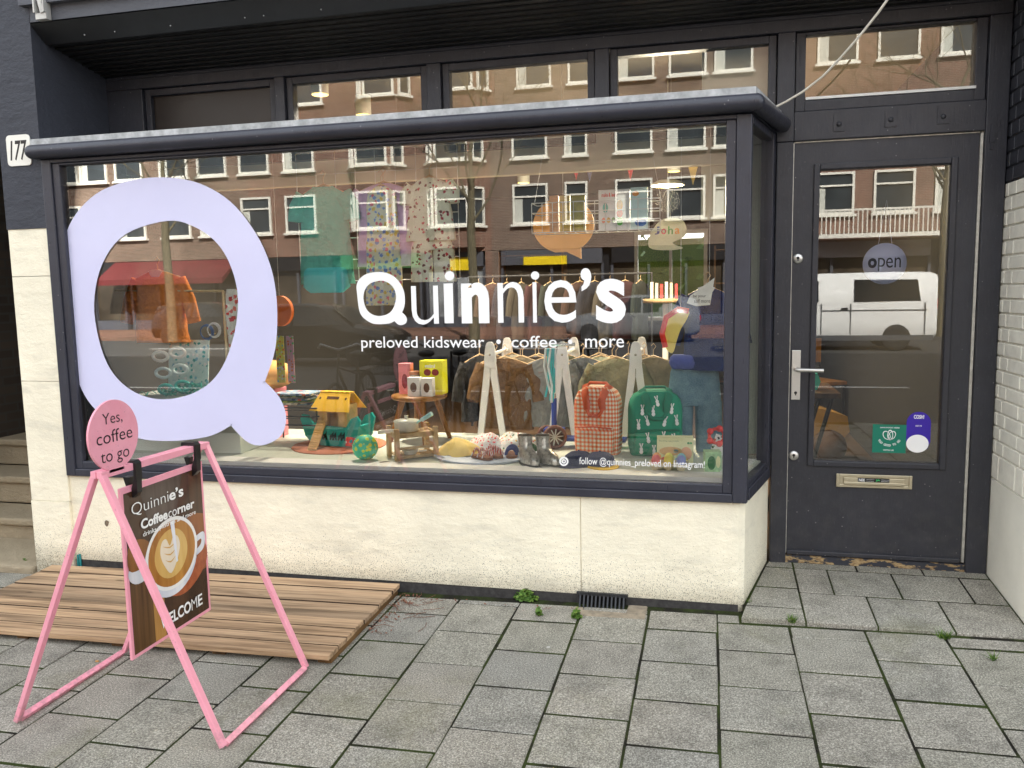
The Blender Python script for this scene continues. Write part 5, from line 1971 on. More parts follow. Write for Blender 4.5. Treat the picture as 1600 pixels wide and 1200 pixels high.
cl = [(rx[0] + .07, 'brown wool coat on the left rack', (92, 66, 36), .34, .42, 'coat'), (rx[0] + .15, 'khaki shirt on the left rack', (124, 112, 88), .30, .38, 'shirt'), (rx[0] + .23, 'dark brown jumper on the left rack', (60, 46, 36), .28, .36, 'jumper'),
      (rx[1] - .10, 'grey shirt left on the middle rack', (112, 114, 112), .30, .40, 'shirt'), (rx[1] + .10, 'slate grey shirt right on the middle rack', (96, 100, 102), .28, .40, 'shirt'), (rx[1] + .20, 'pale sage shirt between the middle and right racks', (170, 172, 146), .28, .36, 'shirt'),
      (rx[2] - .12, 'olive striped shirt left on the right rack', (122, 118, 90), .30, .40, 'shirt'), (rx[2] + .09, 'taupe jacket right on the right rack', (120, 110, 88), .30, .42, 'jacket')]
for i, (x, lb, cc, w_, h_, ct) in enumerate(cl):
    top(ct, lb, (x, RY + .09 + .06 * (i % 3), rz_ - .03), w_, h_, plain('cloth_%d' % i, cc, .9, var=.22, scale=9, bump=.9, bscale=15, bdist=.03), R(random.uniform(-10, 10)), .22, .045, 1.03, ct, seed=i * 1.3)

more_ = [('charcoal', (46, 46, 48)), ('mocha', (84, 60, 44)), ('stone', (150, 144, 128)), ('navy', (34, 38, 60)), ('ash', (120, 122, 120)), ('plum', (70, 40, 52)), ('moss', (74, 76, 50)), ('oat', (168, 156, 130)), ('black', (26, 26, 28)), ('cocoa', (66, 48, 38)), ('slate', (70, 76, 84)), ('sand', (140, 124, 96))]
for i, (nm_, cc) in enumerate(more_):
    x = rx[0] - .14 + i * .092
    top('child_top', '%s coloured child top hanging in the second row behind the white racks' % nm_, (x, RY + .27 + .05 * (i % 3), rz_ - .03 - .01 * (i % 2)), .27, .40 + .03 * (i % 3), plain('second_row_%s' % nm_, cc, .9, var=.2, scale=8, bump=.9, bscale=14, bdist=.03), R(random.uniform(25, 65)), .24, .045, 1.02, 'shirt', 'second row of child tops', seed=i * .7)
# jeans and jacket in the right corner
jt = at(1085, 574, .70)
trousers('jeans', 'light washed denim jeans hanging in the right corner', (jt.x, .70, jt.z), .29, .44, m_denim('light_denim', (70, 104, 122), (130, 160, 170)), flare=1.02, split=.45, dp=.05)
b = B()
b.loft([(0, -.12, .12, .02), (-.015, -.135, .135, .035), (-.04, -.14, .14, .04), (-.065, -.13, .13, .035), (-.075, -.12, .12, .02)], 24, .004, 0, .30)
tag(b.build('folded_shorts', plain('violet_blue_cotton', (62, 74, 140), .85, var=.1, bump=.8, bscale=16, bdist=.02), None, (jt.x + .01, .67, jt.z + .07)), 'violet blue folded shorts above the light jeans', 'shorts')
DEN = m_denim('dark_denim', (20, 36, 84), (34, 58, 116))
top('jacket', 'dark blue denim jacket at the right end of the window', (at(1106, 460, .68).x, .68, 1.455), .24, .42, DEN, R(-12), .26, .05, 1.05, 'jacket', seed=3, dp=.05, collar=plain('white_lining', (226, 226, 212), .8))
b = B()
p = at(1098, 462, .36)
b.prism([(-.075, -.035), (-.06, .0), (.055, .085), (.035, -.045), (-.03, -.05)], lambda a, c, d: (a, d, c), .003)
pen = tag(b.build('pennant', plain('cream_felt', (222, 224, 206), .85), None, (p.x, .37, p.z)), 'cream pennant with dark scribble above the denim jacket', 'pennant')
b = B()
put_text(b, 'be your', (0, -.001, 0), EX, EZ, -.045, .015, -.012, .006)
put_text(b, 'self more', (0, -.001, 0), EX, EZ, -.04, .035, -.034, -.016)
b.build('lettering', plain('ink', (40, 40, 44), .6), pen, recalc=False)
b = B()
b.tube([(p.x + .03, .372, p.z + .06), (p.x + .03, .372, 2.256)], .0008, 4)
tag(b.build('thread', WHITEP, None), 'thread holding the cream pennant', 'thread')
# red and yellow crescent pouch
p = at(1057, 515, .55)
b = B()
cres = smooth_loop([(-.055, -.09), (-.07, -.02), (-.05, .06), (.01, .10), (.06, .09), (.05, .05), (.02, .0), (.0, -.06), (-.02, -.12)], 4)
b.prism(cres, lambda a, c, d: (a, d, c), .05)
cp = tag(b.build('crescent_bag', plain('yellow_felt', (240, 190, 96), .8), None, (p.x, .55, p.z), bev=.008), 'yellow crescent bag with red edge left of the denim jacket', 'bag')
b = B()
b.tube([(-.055, .0, -.09), (-.072, .0, -.02), (-.052, .0, .062), (.01, .0, .103), (.06, .0, .092)], .014, 8)
b.build('edge', plain('red_felt', (206, 44, 34), .8), cp)
b = B()
b.tube([(p.x + .02, .56, p.z + .09), (p.x + .02, .56, 2.256)], .001, 4)
tag(b.build('thread', WHITEP, None), 'thread holding the yellow crescent bag', 'thread')

# wire basket with games, round wooden sign, lamps, bunting
wb_ = thing('wire_basket', 'white wire basket hanging high in the window with boxed games', 'basket', (-.735, .55, 1.755))
b = B()
w2 = .325
for z in (0, .05, .10, .15):
    b.tube([(-w2, -.05, z), (w2, -.05, z), (w2, .09, z), (-w2, .09, z)], .0028, 5, closed=True)
for i in range(13):
    x = -w2 + 2 * w2 * i / 12
    b.tube([(x, -.05, .15), (x, -.05, 0), (x, .09, 0)], .002, 5)
b.build('wires', WHITEP, wb_)
b = B()
for x in (-w2, w2):
    b.tube([(x, .02, .15), (x * .8, .02, 2.256 - 1.755)], .0012, 5)
b.build('suspension', WHITEP, wb_)
def games(t, w_, h_, dep):
    bb = B()
    put_text(bb, 'make & learn', (0, -dep / 2 - .001, 0), EX, EZ, -.40 * w_, .1 * w_, .82 * h_, .92 * h_, .03)
    bb.build('lettering', plain('red_print', (196, 40, 40), .5), t, recalc=False)
    for cx, cz, rw, rh, cc in ((-.28, .55, .09, .12, (60, 160, 150)), (-.34, .24, .06, .07, (226, 120, 90)), (-.18, .24, .06, .07, (236, 170, 80)), (-.02, .24, .06, .07, (120, 170, 110)), (.18, .60, .10, .14, (240, 150, 50)), (.18, .40, .10, .10, (226, 80, 70)), (.18, .20, .10, .10, (90, 180, 80))):
        oval(t, w_, h_, dep, plain('game_print_%d_%d' % (cc[0], cc[1]), cc, .5), cx, cz, rw, rh)
a = at(935, 297, .53)
bz = 1.760
carton('game_box', 935, 984, 297, .53, .03, WBOX, 'white game box with coloured blocks in the hanging wire basket', bz, 0, extra=games)
carton('game_box', 985, 1012, 293, .535, .03, plain('pale_blue_card', (190, 214, 226), .5, var=.1), 'pale blue game box at the right of the hanging wire basket', bz, 0, extra=lambda t, w_, h_, dep: (oval(t, w_, h_, dep, plain('blue_wave', (60, 110, 180), .5), .1, .16, .34, .10), oval(t, w_, h_, dep, plain('orange_spot', (240, 140, 60), .5), -.2, .85, .2, .06)))
for k_, (u0, u1, cc, lb) in enumerate(((858, 872, (176, 120, 60), 'brown'), (874, 890, (196, 168, 80), 'ochre'), (892, 914, (150, 140, 60), 'olive'))):
    carton('game_box', u0, u1, 306, .53, .03, plain('game_%d' % k_, cc, .5, var=.3, scale=30), 'narrow %s game box at the left of the hanging wire basket' % lb, bz)
p = at(880, 352, .95)
b = B()
bub = [(.175 * math.cos(t), .155 * math.sin(t)) for t in [R(-60 + i * 10) for i in range(31)]] + [(-.05, -.15), (.02, -.15), (.10, -.19), (.10, -.12)]
b.prism(bub, lambda a, c, d: (a, d, c), .012)
tag(b.build('wooden_sign', plain('honey_ply', (214, 158, 84), .6, var=.05), None, (p.x, .95, p.z)), 'large honey coloured speech bubble sign behind the wire basket', 'sign')
b = B()
b.tube([(p.x, .956, p.z + .15), (p.x, .956, 2.80)], .001, 4)
tag(b.build('thread', WHITEP, None), 'thread holding the honey coloured speech bubble', 'thread')
p = at(1042, 366, 1.10)
b = B()
b.prism(smooth_loop([(-.10, -.07), (-.085, .02), (-.02, .085), (.08, .08), (.11, .02), (.09, -.02), (.03, -.05), (.09, -.08), (.0, -.09)], 4), lambda a, c, d: (a, d, c), .008)
js = tag(b.build('cloud_sign', plain('pale_sign', (200, 204, 190), .6), None, (p.x, 1.10, p.z)), 'pale cloud shaped sign with coloured letters under the lamps', 'sign')
for ch, x, cc in (('J', -.055, (60, 70, 150)), ('o', -.018, (200, 90, 110)), ('h', .02, (80, 150, 80)), ('a', .058, (220, 140, 50))):
    b = B()
    put_text(b, ch, (0, -.001, 0), EX, EZ, x - .014, x + .014, .0, .045 if ch in 'Jh' else .032, .02)
    b.build('lettering', plain('joha_%s' % ch, cc, .6), js, recalc=False)
b = B()
b.tube([(p.x + .02, 1.104, p.z + .08), (p.x + .02, 1.104, 2.80)], .001, 4)
tag(b.build('thread', WHITEP, None), 'thread holding the cloud shaped sign', 'thread')
LAMPG = emit('lamp_glow', (1.0, .74, .22), 1.0)
def lamp(u, v, zb, lb, r=.055, ln=.30):
    p = atz(u, v, zb)
    t = thing('ceiling_spot', lb, 'lamp', (p.x, p.y, zb), 0, 'cylinder ceiling spots')
    bb = B()
    bb.lathe([(r, 0), (r, ln), (0, ln)], 20)
    bb.lathe([(.012, ln), (.012, 2.80 - zb), (0, 2.80 - zb)], 8)
    bb.build('housing', plain('lamp_white', (214, 212, 198), .5), t)
    bb = B()
    bb.lathe([(r * .9, -.002), (0, -.003)], 20)
    bb.build('lamp_disc', LAMPG, t)
    ld = bpy.data.lights.new('spot_light', 'SPOT')
    ld.energy = 52
    ld.color = (1, .88, .70)
    ld.spot_size = R(130)
    ld.spot_blend = .6
    ld.shadow_soft_size = .05
    lo = bpy.data.objects.new('spot_light', ld)
    COL.objects.link(lo)
    lo.parent = t
    lo.location = (0, 0, -.02)
for u, v, lb in ((435, 302, 'left'), (668, 291, 'middle'), (1053, 268, 'right')):
    lamp(u, v, 2.44, '%s of the three white cylinder spots behind the window top' % lb)
lamp(818, 286, 2.40, 'unlit looking spot above the speech bubble sign')
for u, v, lb in ((500, 148, 'left'), (568, 180, 'right')):
    lamp(u, v, 2.60, '%s spot seen through the transom window' % lb, .05, .12)
p = at(1043, 290, 1.9)
pd = thing('pendant_lamp', 'flat yellow glowing pendant lamp at the right of the window', 'lamp', (p.x, 1.9, p.z))
b = B()
b.lathe([(.105, .0), (.11, .012), (.06, .035), (.0, .04)], 28)
b.tube([(0, 0, .04), (0, 0, 2.80 - p.z)], .003, 6)
b.build('shade', plain('lamp_white', (214, 212, 198), .5), pd)
b = B()
b.lathe([(.100, -.001), (0, -.014)], 28)
b.build('lamp_disc', LAMPG, pd)
ld = bpy.data.lights.new('pendant_light', 'POINT')
ld.energy = 30
ld.color = (1, .86, .62)
ld.shadow_soft_size = .08
lo = bpy.data.objects.new('pendant_light', ld)
COL.objects.link(lo)
lo.parent = pd
lo.location = (0, 0, -.10)
fl = [((900, 255), (176, 50, 60), 'red'), ((921, 258), (74, 80, 120), 'blue'), ((985, 255), (180, 46, 60), 'crimson'), ((697, 262), (196, 120, 120), 'dusty pink'), ((1083, 262), (196, 170, 100), 'straw')]
for (u, v), cc, lb in fl:
    p = at(u, v, .75)
    b = B()
    b.prism([(-.045, .09), (.045, .09), (.0, -.09)], lambda a, c, d: (a, d, c), .002)
    tag(b.build('bunting_flag', plain('flag_' + lb.replace(' ', '_'), cc, .8), None, (p.x, .75, p.z)), '%s bunting flag strung along the top of the window' % lb, 'flag', 'bunting flags')
b = B()
pa, pb = at(697, 240, .75), at(1090, 240, .75)
b.tube([(pa.x - .1, .751, pa.z + .035), ((pa.x + pb.x) / 2, .751, (pa.z + pb.z) / 2 + .04), (pb.x + .1, .751, pb.z + .05)], .002, 5)
tag(b.build('string_line', WHITEP, None), 'string carrying the bunting flags inside the window', 'string')

srgb = srgb0
# ------------------------------------------------------------------ shop room
def shelfunit(x, y, lb, n=5, w_=.9, h_=1.9):
    t = thing('shelf_unit', lb, 'shelf', (x, y, .102))
    for s_ in (-1, 1):
        bb = B()
        bb.box(s_ * w_ / 2 - .012, s_ * w_ / 2 + .012, -.16, .16, 0, h_)
        bb.build('side_panel', TEAKW, t)
    for i in range(n):
        bb = B()
        bb.box(-w_ / 2 + .013, w_ / 2 - .013, -.16, .16, .08 + i * (h_ - .15) / (n - 1), .10 + i * (h_ - .15) / (n - 1))
        bb.build('shelf_board', TEAKW, t)
    return t
shelfunit(-2.6, 7.75, 'dark wooden shelf unit at the back left of the shop')
shelfunit(.35, 7.75, 'dark wooden shelf unit at the back right of the shop')
cb = thing('clothes_rail', 'long rail of dark clothes along the shop wall', 'clothes rail', (-1.6, 4.2, .102))
b = B()
b.tube([(-.9, 0, 0), (-.9, 0, 1.5), (.9, 0, 1.5), (.9, 0, 0)], .014, 8)
b.build('frame', plain('black_wire', (30, 30, 32), .5), cb)
for i in range(12):
    cc = [(40, 30, 25), (60, 38, 30), (28, 30, 42), (66, 60, 50), (54, 22, 26), (34, 40, 34)][i % 6]
    top('jumper', 'garment %s from the left on the long rail at the back' % ('first', 'second', 'third', 'fourth', 'fifth', 'sixth', 'seventh', 'eighth', 'ninth', 'tenth', 'eleventh', 'twelfth')[i], (-1.6 - .8 + .145 * i, 4.2, 1.53), .34, .55, plain('rail_cloth_%d' % (i % 6), cc, .9), R(62 + random.uniform(-14, 14)), .3, .05, 1.0, 'jumper', 'clothes on the back rail', seed=i)
p = at(1040, 467, 2.6)
bt = thing('round_shelf_table', 'pale round shelf on a post holding books behind the window', 'table', (p.x, 2.6, .102))
b = B()
b.lathe([(.0, p.z - .13), (.17, p.z - .13), (.17, p.z - .10), (0, p.z - .10)], 32)
b.build('top', PINE, bt)
b = B()
b.lathe([(.16, 0), (.16, .02), (.022, .03), (.022, p.z - .13)], 20)
b.build('post', WHITEP, bt)
for i in range(6):
    b = B()
    b.box(-.010, .010, -.05, .05, 0, .125 - .008 * (i % 3))
    tag(b.build('book', plain('book_%d' % i, [(226, 220, 206), (210, 200, 190), (196, 60, 60), (230, 226, 216), (206, 196, 170), (180, 60, 66)][i], .6), None, (p.x - .10 + .036 * i, 2.6, .102 + p.z - .0995)), '%s book from the left on the round shelf' % ('first', 'second', 'third', 'fourth', 'fifth', 'sixth')[i], 'book', 'books on the round shelf')
# counter and things behind the door
ct = thing('sewing_table', 'dark iron table with wooden top behind the door glass', 'table', (.36, 1.55, .102))
b = B()
b.box(-.22, .22, -.2, .35, .70, .73)
b.build('top', m_wood('dark_top', (.04, .02, .01), (.09, .05, .025), (6, 6, 2)), ct)
for y in (-.15, .3):
    b = B()
    for x in (-.18, .18):
        b.tube([(x, y, 0), (x * .5, y, .35), (x, y, .70)], .013, 8)
    b.tube([(-.14, y, .12), (.14, y, .12)], .010, 6)
    b.build('leg', plain('cast_black', (22, 22, 24), .5), ct)
b = B()
b.prism([(-.07, 0), (.05, 0), (.07, .05), (.05, .10), (.0, .09), (-.01, .04), (-.07, .03)], lambda a, c, d: (a, d, c), .05)
tag(b.build('tape_dispenser', plain('jade_plastic', (20, 176, 148), .4), None, (.42, 1.52, .832)), 'jade green dispenser on the dark iron table', 'dispenser')
dk = thing('toy_cart', 'wooden toy cart with big wheels standing on the shop floor', 'toy cart', (.50, 3.0, .102), R(10))
b = B()
b.prism([(-.35, .12), (.25, .12), (.36, .24), (.34, .36), (.15, .42), (-.35, .42)], lambda a, c, d: (a, d - .16, c), .32)
b.build('body', plain('mustard_wood', (150, 112, 40), .6), dk)
for x in (-.2, .2):
    b = B()
    b.lathe([(.0, -.015), (.13, -.015), (.13, .015), (0, .015)], 26, (x, -.18, .13), (0, 1, 0))
    b.build('wheel', plain('brown_wheel', (84, 56, 34), .6), dk)
for (x, y, lb) in ((.80, 4.4, 'nearer'), (.55, 5.4, 'farther')):
    chr_ = thing('cafe_chair', '%s dark cafe chair deep inside the shop' % lb, 'chair', (x, y, .102), R(30))
    b = B()
    b.box(-.2, .2, -.2, .2, .44, .47)
    b.build('seat', TEAKW, chr_)
    b = B()
    b.box(-.2, .2, .18, .2, .62, .85)
    b.build('backrest', TEAKW, chr_)
    for sx in (-.18, .18):
        for sy, hh in ((-.18, .44), (.185, .62)):
            b = B()
            b.tube([(sx, sy, 0), (sx, sy, hh)], .012, 8)
            b.build('leg', plain('black_wire', (30, 30, 32), .5), chr_)
# open sign hanging in the door
p = at(1382, 412, D + .045)
b = B()
b.lathe([(.098, 0), (.098, .004), (0, .004)], 44, (0, 0, 0), (0, -1, 0))
b.tube([(-.03, 0, .095), (0, .0, .30), (.03, 0, .095)], .0012, 5)
os_ = tag(b.build('open_sign', plain('lilac_card', (196, 202, 234), .5, var=.03), None, (p.x, D + .045, p.z)), 'round lilac open sign hanging behind the door glass', 'sign')
b = B()
put_text(b, 'o', (0, -.0048, 0), EX, EZ, -.075, -.035, -.020, .028, .04)
put_text(b, 'p', (0, -.0048, 0), EX, EZ, -.030, .002, -.036, .028, .0)
put_text(b, 'en', (0, -.0048, 0), EX, EZ, .006, .072, -.020, .028, .0)
b.build('lettering', plain('grey_ink', (52, 56, 70), .6), os_, recalc=False)
# back window
b = B()
frame_rect(b, -1.2, -.2, 1.0, 2.25, .05, 8.02, 8.08)
b.box(-.72, -.68, 8.03, 8.07, 1.05, 2.2)
bwn = tag(b.build('back_window', WHITEP, None), 'white framed window at the back of the shop', 'window')
b = B()
b.box(-1.16, -.24, 8.045, 8.050, 1.04, 2.21)
b.build('pane', glass('back_glass', 0.0), bwn)
b = B()
for i in range(420):
    c = Vector((random.uniform(-2.6, 1.2), 11 + random.gauss(0, .35), random.uniform(-.3, 2.6)))
    q = Vector((0, 0, 1)).rotation_difference(Vector((random.gauss(0, 1), random.gauss(-.6, 1), random.gauss(.3, 1))).normalized())
    s_ = random.uniform(.07, .16)
    b.add([c + q @ Vector(v_) for v_ in ((-s_, 0, 0), (0, -s_ * .6, 0), (s_, 0, 0), (0, s_ * .6, 0))], [(0, 1, 2, 3)])
b.box(-2.6, 1.2, 11.0, 11.2, -.4, 2.3)
tag(b.build('garden_hedge', WEED, None, recalc=False), 'green garden hedge seen through the window at the back of the shop', 'hedge')
# ------------------------------------------------------------------ the street behind the camera (seen in the glass)
FY = -30.3
BR = [m_brick('street_brick_%d' % i, a, c, m_) for i, (a, c, m_) in enumerate((((.12, .070, .050), (.21, .125, .09), (.34, .30, .25)), ((.14, .062, .044), (.22, .105, .075), (.32, .27, .22)), ((.10, .062, .046), (.19, .12, .088), (.32, .28, .24))))]
DGL = plain('street_window_glass', (60, 66, 70), .12, var=.4, scale=.6)
WFR = plain('street_window_white', (232, 230, 220), .5, var=.04)
SFR = plain('shopfront_grey', (78, 80, 88), .5, var=.1)
SDK = plain('shopfront_dark', (34, 34, 38), .35, var=.2)
CURT = plain('net_curtain', (196, 198, 190), .9, var=.15, scale=12)
def win_meshes(w_, h_):
    f = B()
    t = .09
    for a in ((-w_ / 2, -w_ / 2 + t, 0, h_), (w_ / 2 - t, w_ / 2, 0, h_), (-w_ / 2 + t, w_ / 2 - t, 0, t), (-w_ / 2 + t, w_ / 2 - t, h_ - t, h_), (-w_ / 2 + t, w_ / 2 - t, h_ * .66, h_ * .66 + .07)):
        f.box(a[0], a[1], -.04, .10, a[2], a[3])
    f.box(-w_ / 2 - .08, w_ / 2 + .08, -.04, .18, -.09, -.001)
    g = B()
    g.box(-w_ / 2 + t, w_ / 2 - t, -.02, .02, t, h_ - t)
    c = B()
    c.box(-w_ / 2 + t + .01, -w_ / 2 + t + w_ * .22, .021, .028, t, h_ * .64)
    return f.mesh('window'), g.mesh('pane'), c.mesh('curtain')
WM = {}
def window(par, x, z, w_=1.25, h_=1.75, y=.0, curtain=False):
    key = (w_, h_)
    if key not in WM:
        WM[key] = win_meshes(w_, h_)
    o = link('window', WM[key][0], WFR, par, (x, y, z))
    link('pane', WM[key][1], DGL, o)
    if curtain:
        link('curtain', WM[key][2], CURT, o)
    return o
def house(x0, x1, mat, label, cols, oriels=(), fronts=(), band=None, h_=13.4, narrow=()):
    t = thing('apartment_house', label, 'building', ((x0 + x1) / 2, FY, -.1), 0, 'brick houses across the street')
    cx = (x0 + x1) / 2
    bb = B()
    bb.box(x0 - cx + .005, x1 - cx - .005, -9, 0, 3.25, h_)
    bb.build('wall', mat, t)
    bb = B()
    bb.box(x0 - cx + .005, x1 - cx - .005, -9, -.35, 0, 3.24)
    bb.build('ground_floor_wall', SDK, t)
    bb = B()
    bb.box(x0 - cx, x1 - cx, -.2, .28, h_ - .3, h_)
    bb.build('cornice', WFR, t)
    for r_, z in enumerate((4.3, 7.0, 10.1)):
        for i, x in enumerate(cols):
            window(t, x - cx, z, .95 if x in narrow else 1.5, 1.65, 0, (i + r_) % 2 == 0)
        for x in oriels:
            if r_ < 3:
                bb = B()
                bb.add([(x - cx + a, d, zz) for zz in (z - .9, z + 1.79) for a, d in ((-1.25, 0), (-.8, .65), (.8, .65), (1.25, 0))], [(0, 1, 2, 3), (7, 6, 5, 4), (0, 4, 5, 1), (1, 5, 6, 2), (2, 6, 7, 3)])
                orl = bb.build('oriel', mat, t)
                for xx, ww, yy, rot in ((0, 1.45, .66, 0), (-1.03, .62, .33, R(55)), (1.03, .62, .33, R(-55))):
                    o = window(t, x - cx + xx, z, ww, 1.6, yy)
                    o.rotation_euler = (0, 0, rot)
    # shop fronts between piers
    for fx0, fx1, fascia, glassc in fronts:
        bb = B()
        bb.box(fx0 - cx, fx1 - cx, -.34, -.02, 2.62, 3.235)
        bb.build('shop_fascia', fascia, t)
        bb = B()
        n = max(2, int((fx1 - fx0) / 1.5))
        for i in range(n + 1):
            x = fx0 + (fx1 - fx0) * i / n - cx
            bb.box(x - .05, x + .05, -.349, -.15, 0, 2.62)
        bb.box(fx0 - cx, fx1 - cx, -.349, -.16, 0, .45)
        bb.build('shopfront_frame', SFR, t)
        bb = B()
        bb.box(fx0 - cx, fx1 - cx, -.345, -.30, .46, 2.61)
        bb.build('shop_glass', glassc, t)
    bb = B()
    bb.box(x0 - cx, x0 - cx + .3, -.34, -.03, 0, 3.24)
    bb.box(x1 - cx - .3, x1 - cx, -.34, -.03, 0, 3.24)
    bb.build('pilaster', mat, t)
    return t, cx
X = lambda u, y=30.3: at(u, 300, y).x
RED = plain('red_awning', (104, 34, 38), .7, var=.05)
YSG = plain('yellow_sign', (236, 206, 20), .5)
GSG = plain('green_sign', (60, 110, 60), .6)
LBL = plain('pale_blue_awning', (120, 130, 142), .7)
SGL = plain('shop_interior_glass', (70, 62, 52), .15, var=.5, scale=.8)
LGL = plain('pale_shop_glass', (150, 154, 158), .3, var=.2, scale=.8)
house(-52, -31.5, BR[2], 'brown brick house at the left end of the reflected street', [-50, -47, -44, -41, -38.5, -36, -33.5], (), [(-50, -42, SDK, SGL), (-41, -33, SDK, SGL)])
h2, c2 = house(-31.5, -20.6, BR[0], 'brown brick house with red shop awning across the street', [X(102), X(147), X(202), X(272), X(332)], (), [(-31, -27.6, SDK, SGL), (-27.2, -21.2, SDK, SGL)])
b = B()
b.prism([(0, 0), (1.35, -.85), (1.35, -1.10), (0, -.08)], lambda a, c, d: (-27.9 - c2 + d, .0 + a, 3.22 + c), 6.6)
b.build('awning', RED, h2)
h3, c3 = house(-20.6, -9.2, BR[1], 'red brick house with white oriel windows across the street', [X(398), X(468)], [X(590), X(712)], [(-20.2, -16.6, SDK, SGL), (-16.2, -12.5, GSG, SGL), (-12.2, -9.6, SFR, LGL)])
b = B()
b.box(X(700) - c3, X(732) - c3, -.02, .06, 2.45, 3.0)
b.build('shop_sign', YSG, h3)
h4, c4 = house(-9.2, 2.4, BR[2], 'brown brick house with a yellow shop sign across the street', [X(828), X(900), X(990), X(1072), X(1145)], (), [(-8.8, -4.5, SFR, SGL), (-4.1, 1.9, SDK, SGL)], narrow=(X(900),))
b = B()
b.box(X(816) - c4, X(884) - c4, -.02, .06, 2.60, 2.95)
b.build('shop_sign', YSG, h4)
h5, c5 = house(2.4, 15, BR[1], 'red brick house with white balcony across the street', [4.6, 6.8, 9.0, 11.5, 13.5], (), [(2.8, 8.2, LGL, SGL), (8.6, 14.6, SDK, SGL)])
b = B()
b.box(3.0 - c5, 9.5 - c5, .0, 1.1, 3.32, 3.48)
for i in range(40):
    x = 3.05 - c5 + 6.4 * i / 39
    b.box(x - .02, x + .02, 1.03, 1.07, 3.48, 4.35)
b.box(3.0 - c5, 9.5 - c5, 1.02, 1.08, 4.35, 4.42)
b.build('balcony', WFR, h5)
house(15, 30, BR[0], 'brown brick house at the right end of the reflected street', [16.5, 19, 21.5, 24, 26.5, 28.5], (), [(15.4, 22, SDK, SGL), (22.4, 29.6, SDK, SGL)])

# bare street trees
BARK = N('bark')
_v = BARK.coord('Object', (6, 6, 1.4))
BARK.set(BARK.ramp(BARK.noise(_v, 6, 5), (.3, (.06, .05, .03)), (.7, (.21, .18, .11))), .9)
BARK = BARK.m
def tree(x, y, h_, r0, label, seed):
    rnd = random.Random(seed)
    t = thing('street_tree', label, 'tree', (x, y, -.12), 0, 'bare street trees')
    tr, crn = B(), B()
    tr.tube([(0, 0, 0), (.02, .01, h_ * .18), (-.03, .02, h_ * .36), (.02, .0, h_ * .52)], [r0 * 1.25, r0, r0 * .9, r0 * .72], 12)
    def grow(p, d, ln, r, lv):
        if lv > 5 or r < .0025:
            return
        q = p + d * ln * .5 + Vector((rnd.gauss(0, .04), rnd.gauss(0, .04), .02)) * ln
        e = q + (d + Vector((rnd.gauss(0, .12), rnd.gauss(0, .12), .10))).normalized() * ln * .5
        crn.tube([p, q, e], [r, r * .85, r * .68], 6 if lv < 2 else 4, cap=False)
        for i in range(2 if lv < 1 else rnd.choice((2, 3, 3))):
            nd = (d + Vector((rnd.gauss(0, .55), rnd.gauss(0, .55), rnd.uniform(-.1, .45)))).normalized()
            grow(e if i < 2 else q, nd, ln * rnd.uniform(.6, .82), r * rnd.uniform(.48, .66), lv + 1)
    top_ = Vector((.02, 0, h_ * .52))
    for i in range(5):
        a = 2 * math.pi * i / 5 + rnd.random()
        grow(top_ - Vector((0, 0, .3 * i)), Vector((math.cos(a) * .7, math.sin(a) * .7, .9)).normalized(), h_ * .17, r0 * .30, 0)
    grow(top_, Vector((.05, 0, 1)), h_ * .20, r0 * .5, 0)
    tr.build('trunk', BARK, t, recalc=False)
    crn.build('crown', BARK, t, recalc=False)
for u, lb, sdn in ((735, 'bare street tree reflected right of the window middle', 3), (253, 'bare street tree reflected inside the big letter', 5), (1490, 'bare street tree reflected at the right of the door', 8), (-120, 'bare street tree far to the left across the street', 11)):
    tree(X(u, 21.5 if u != 1490 else 22.0), -21.5, 9.5, .15, lb, sdn)

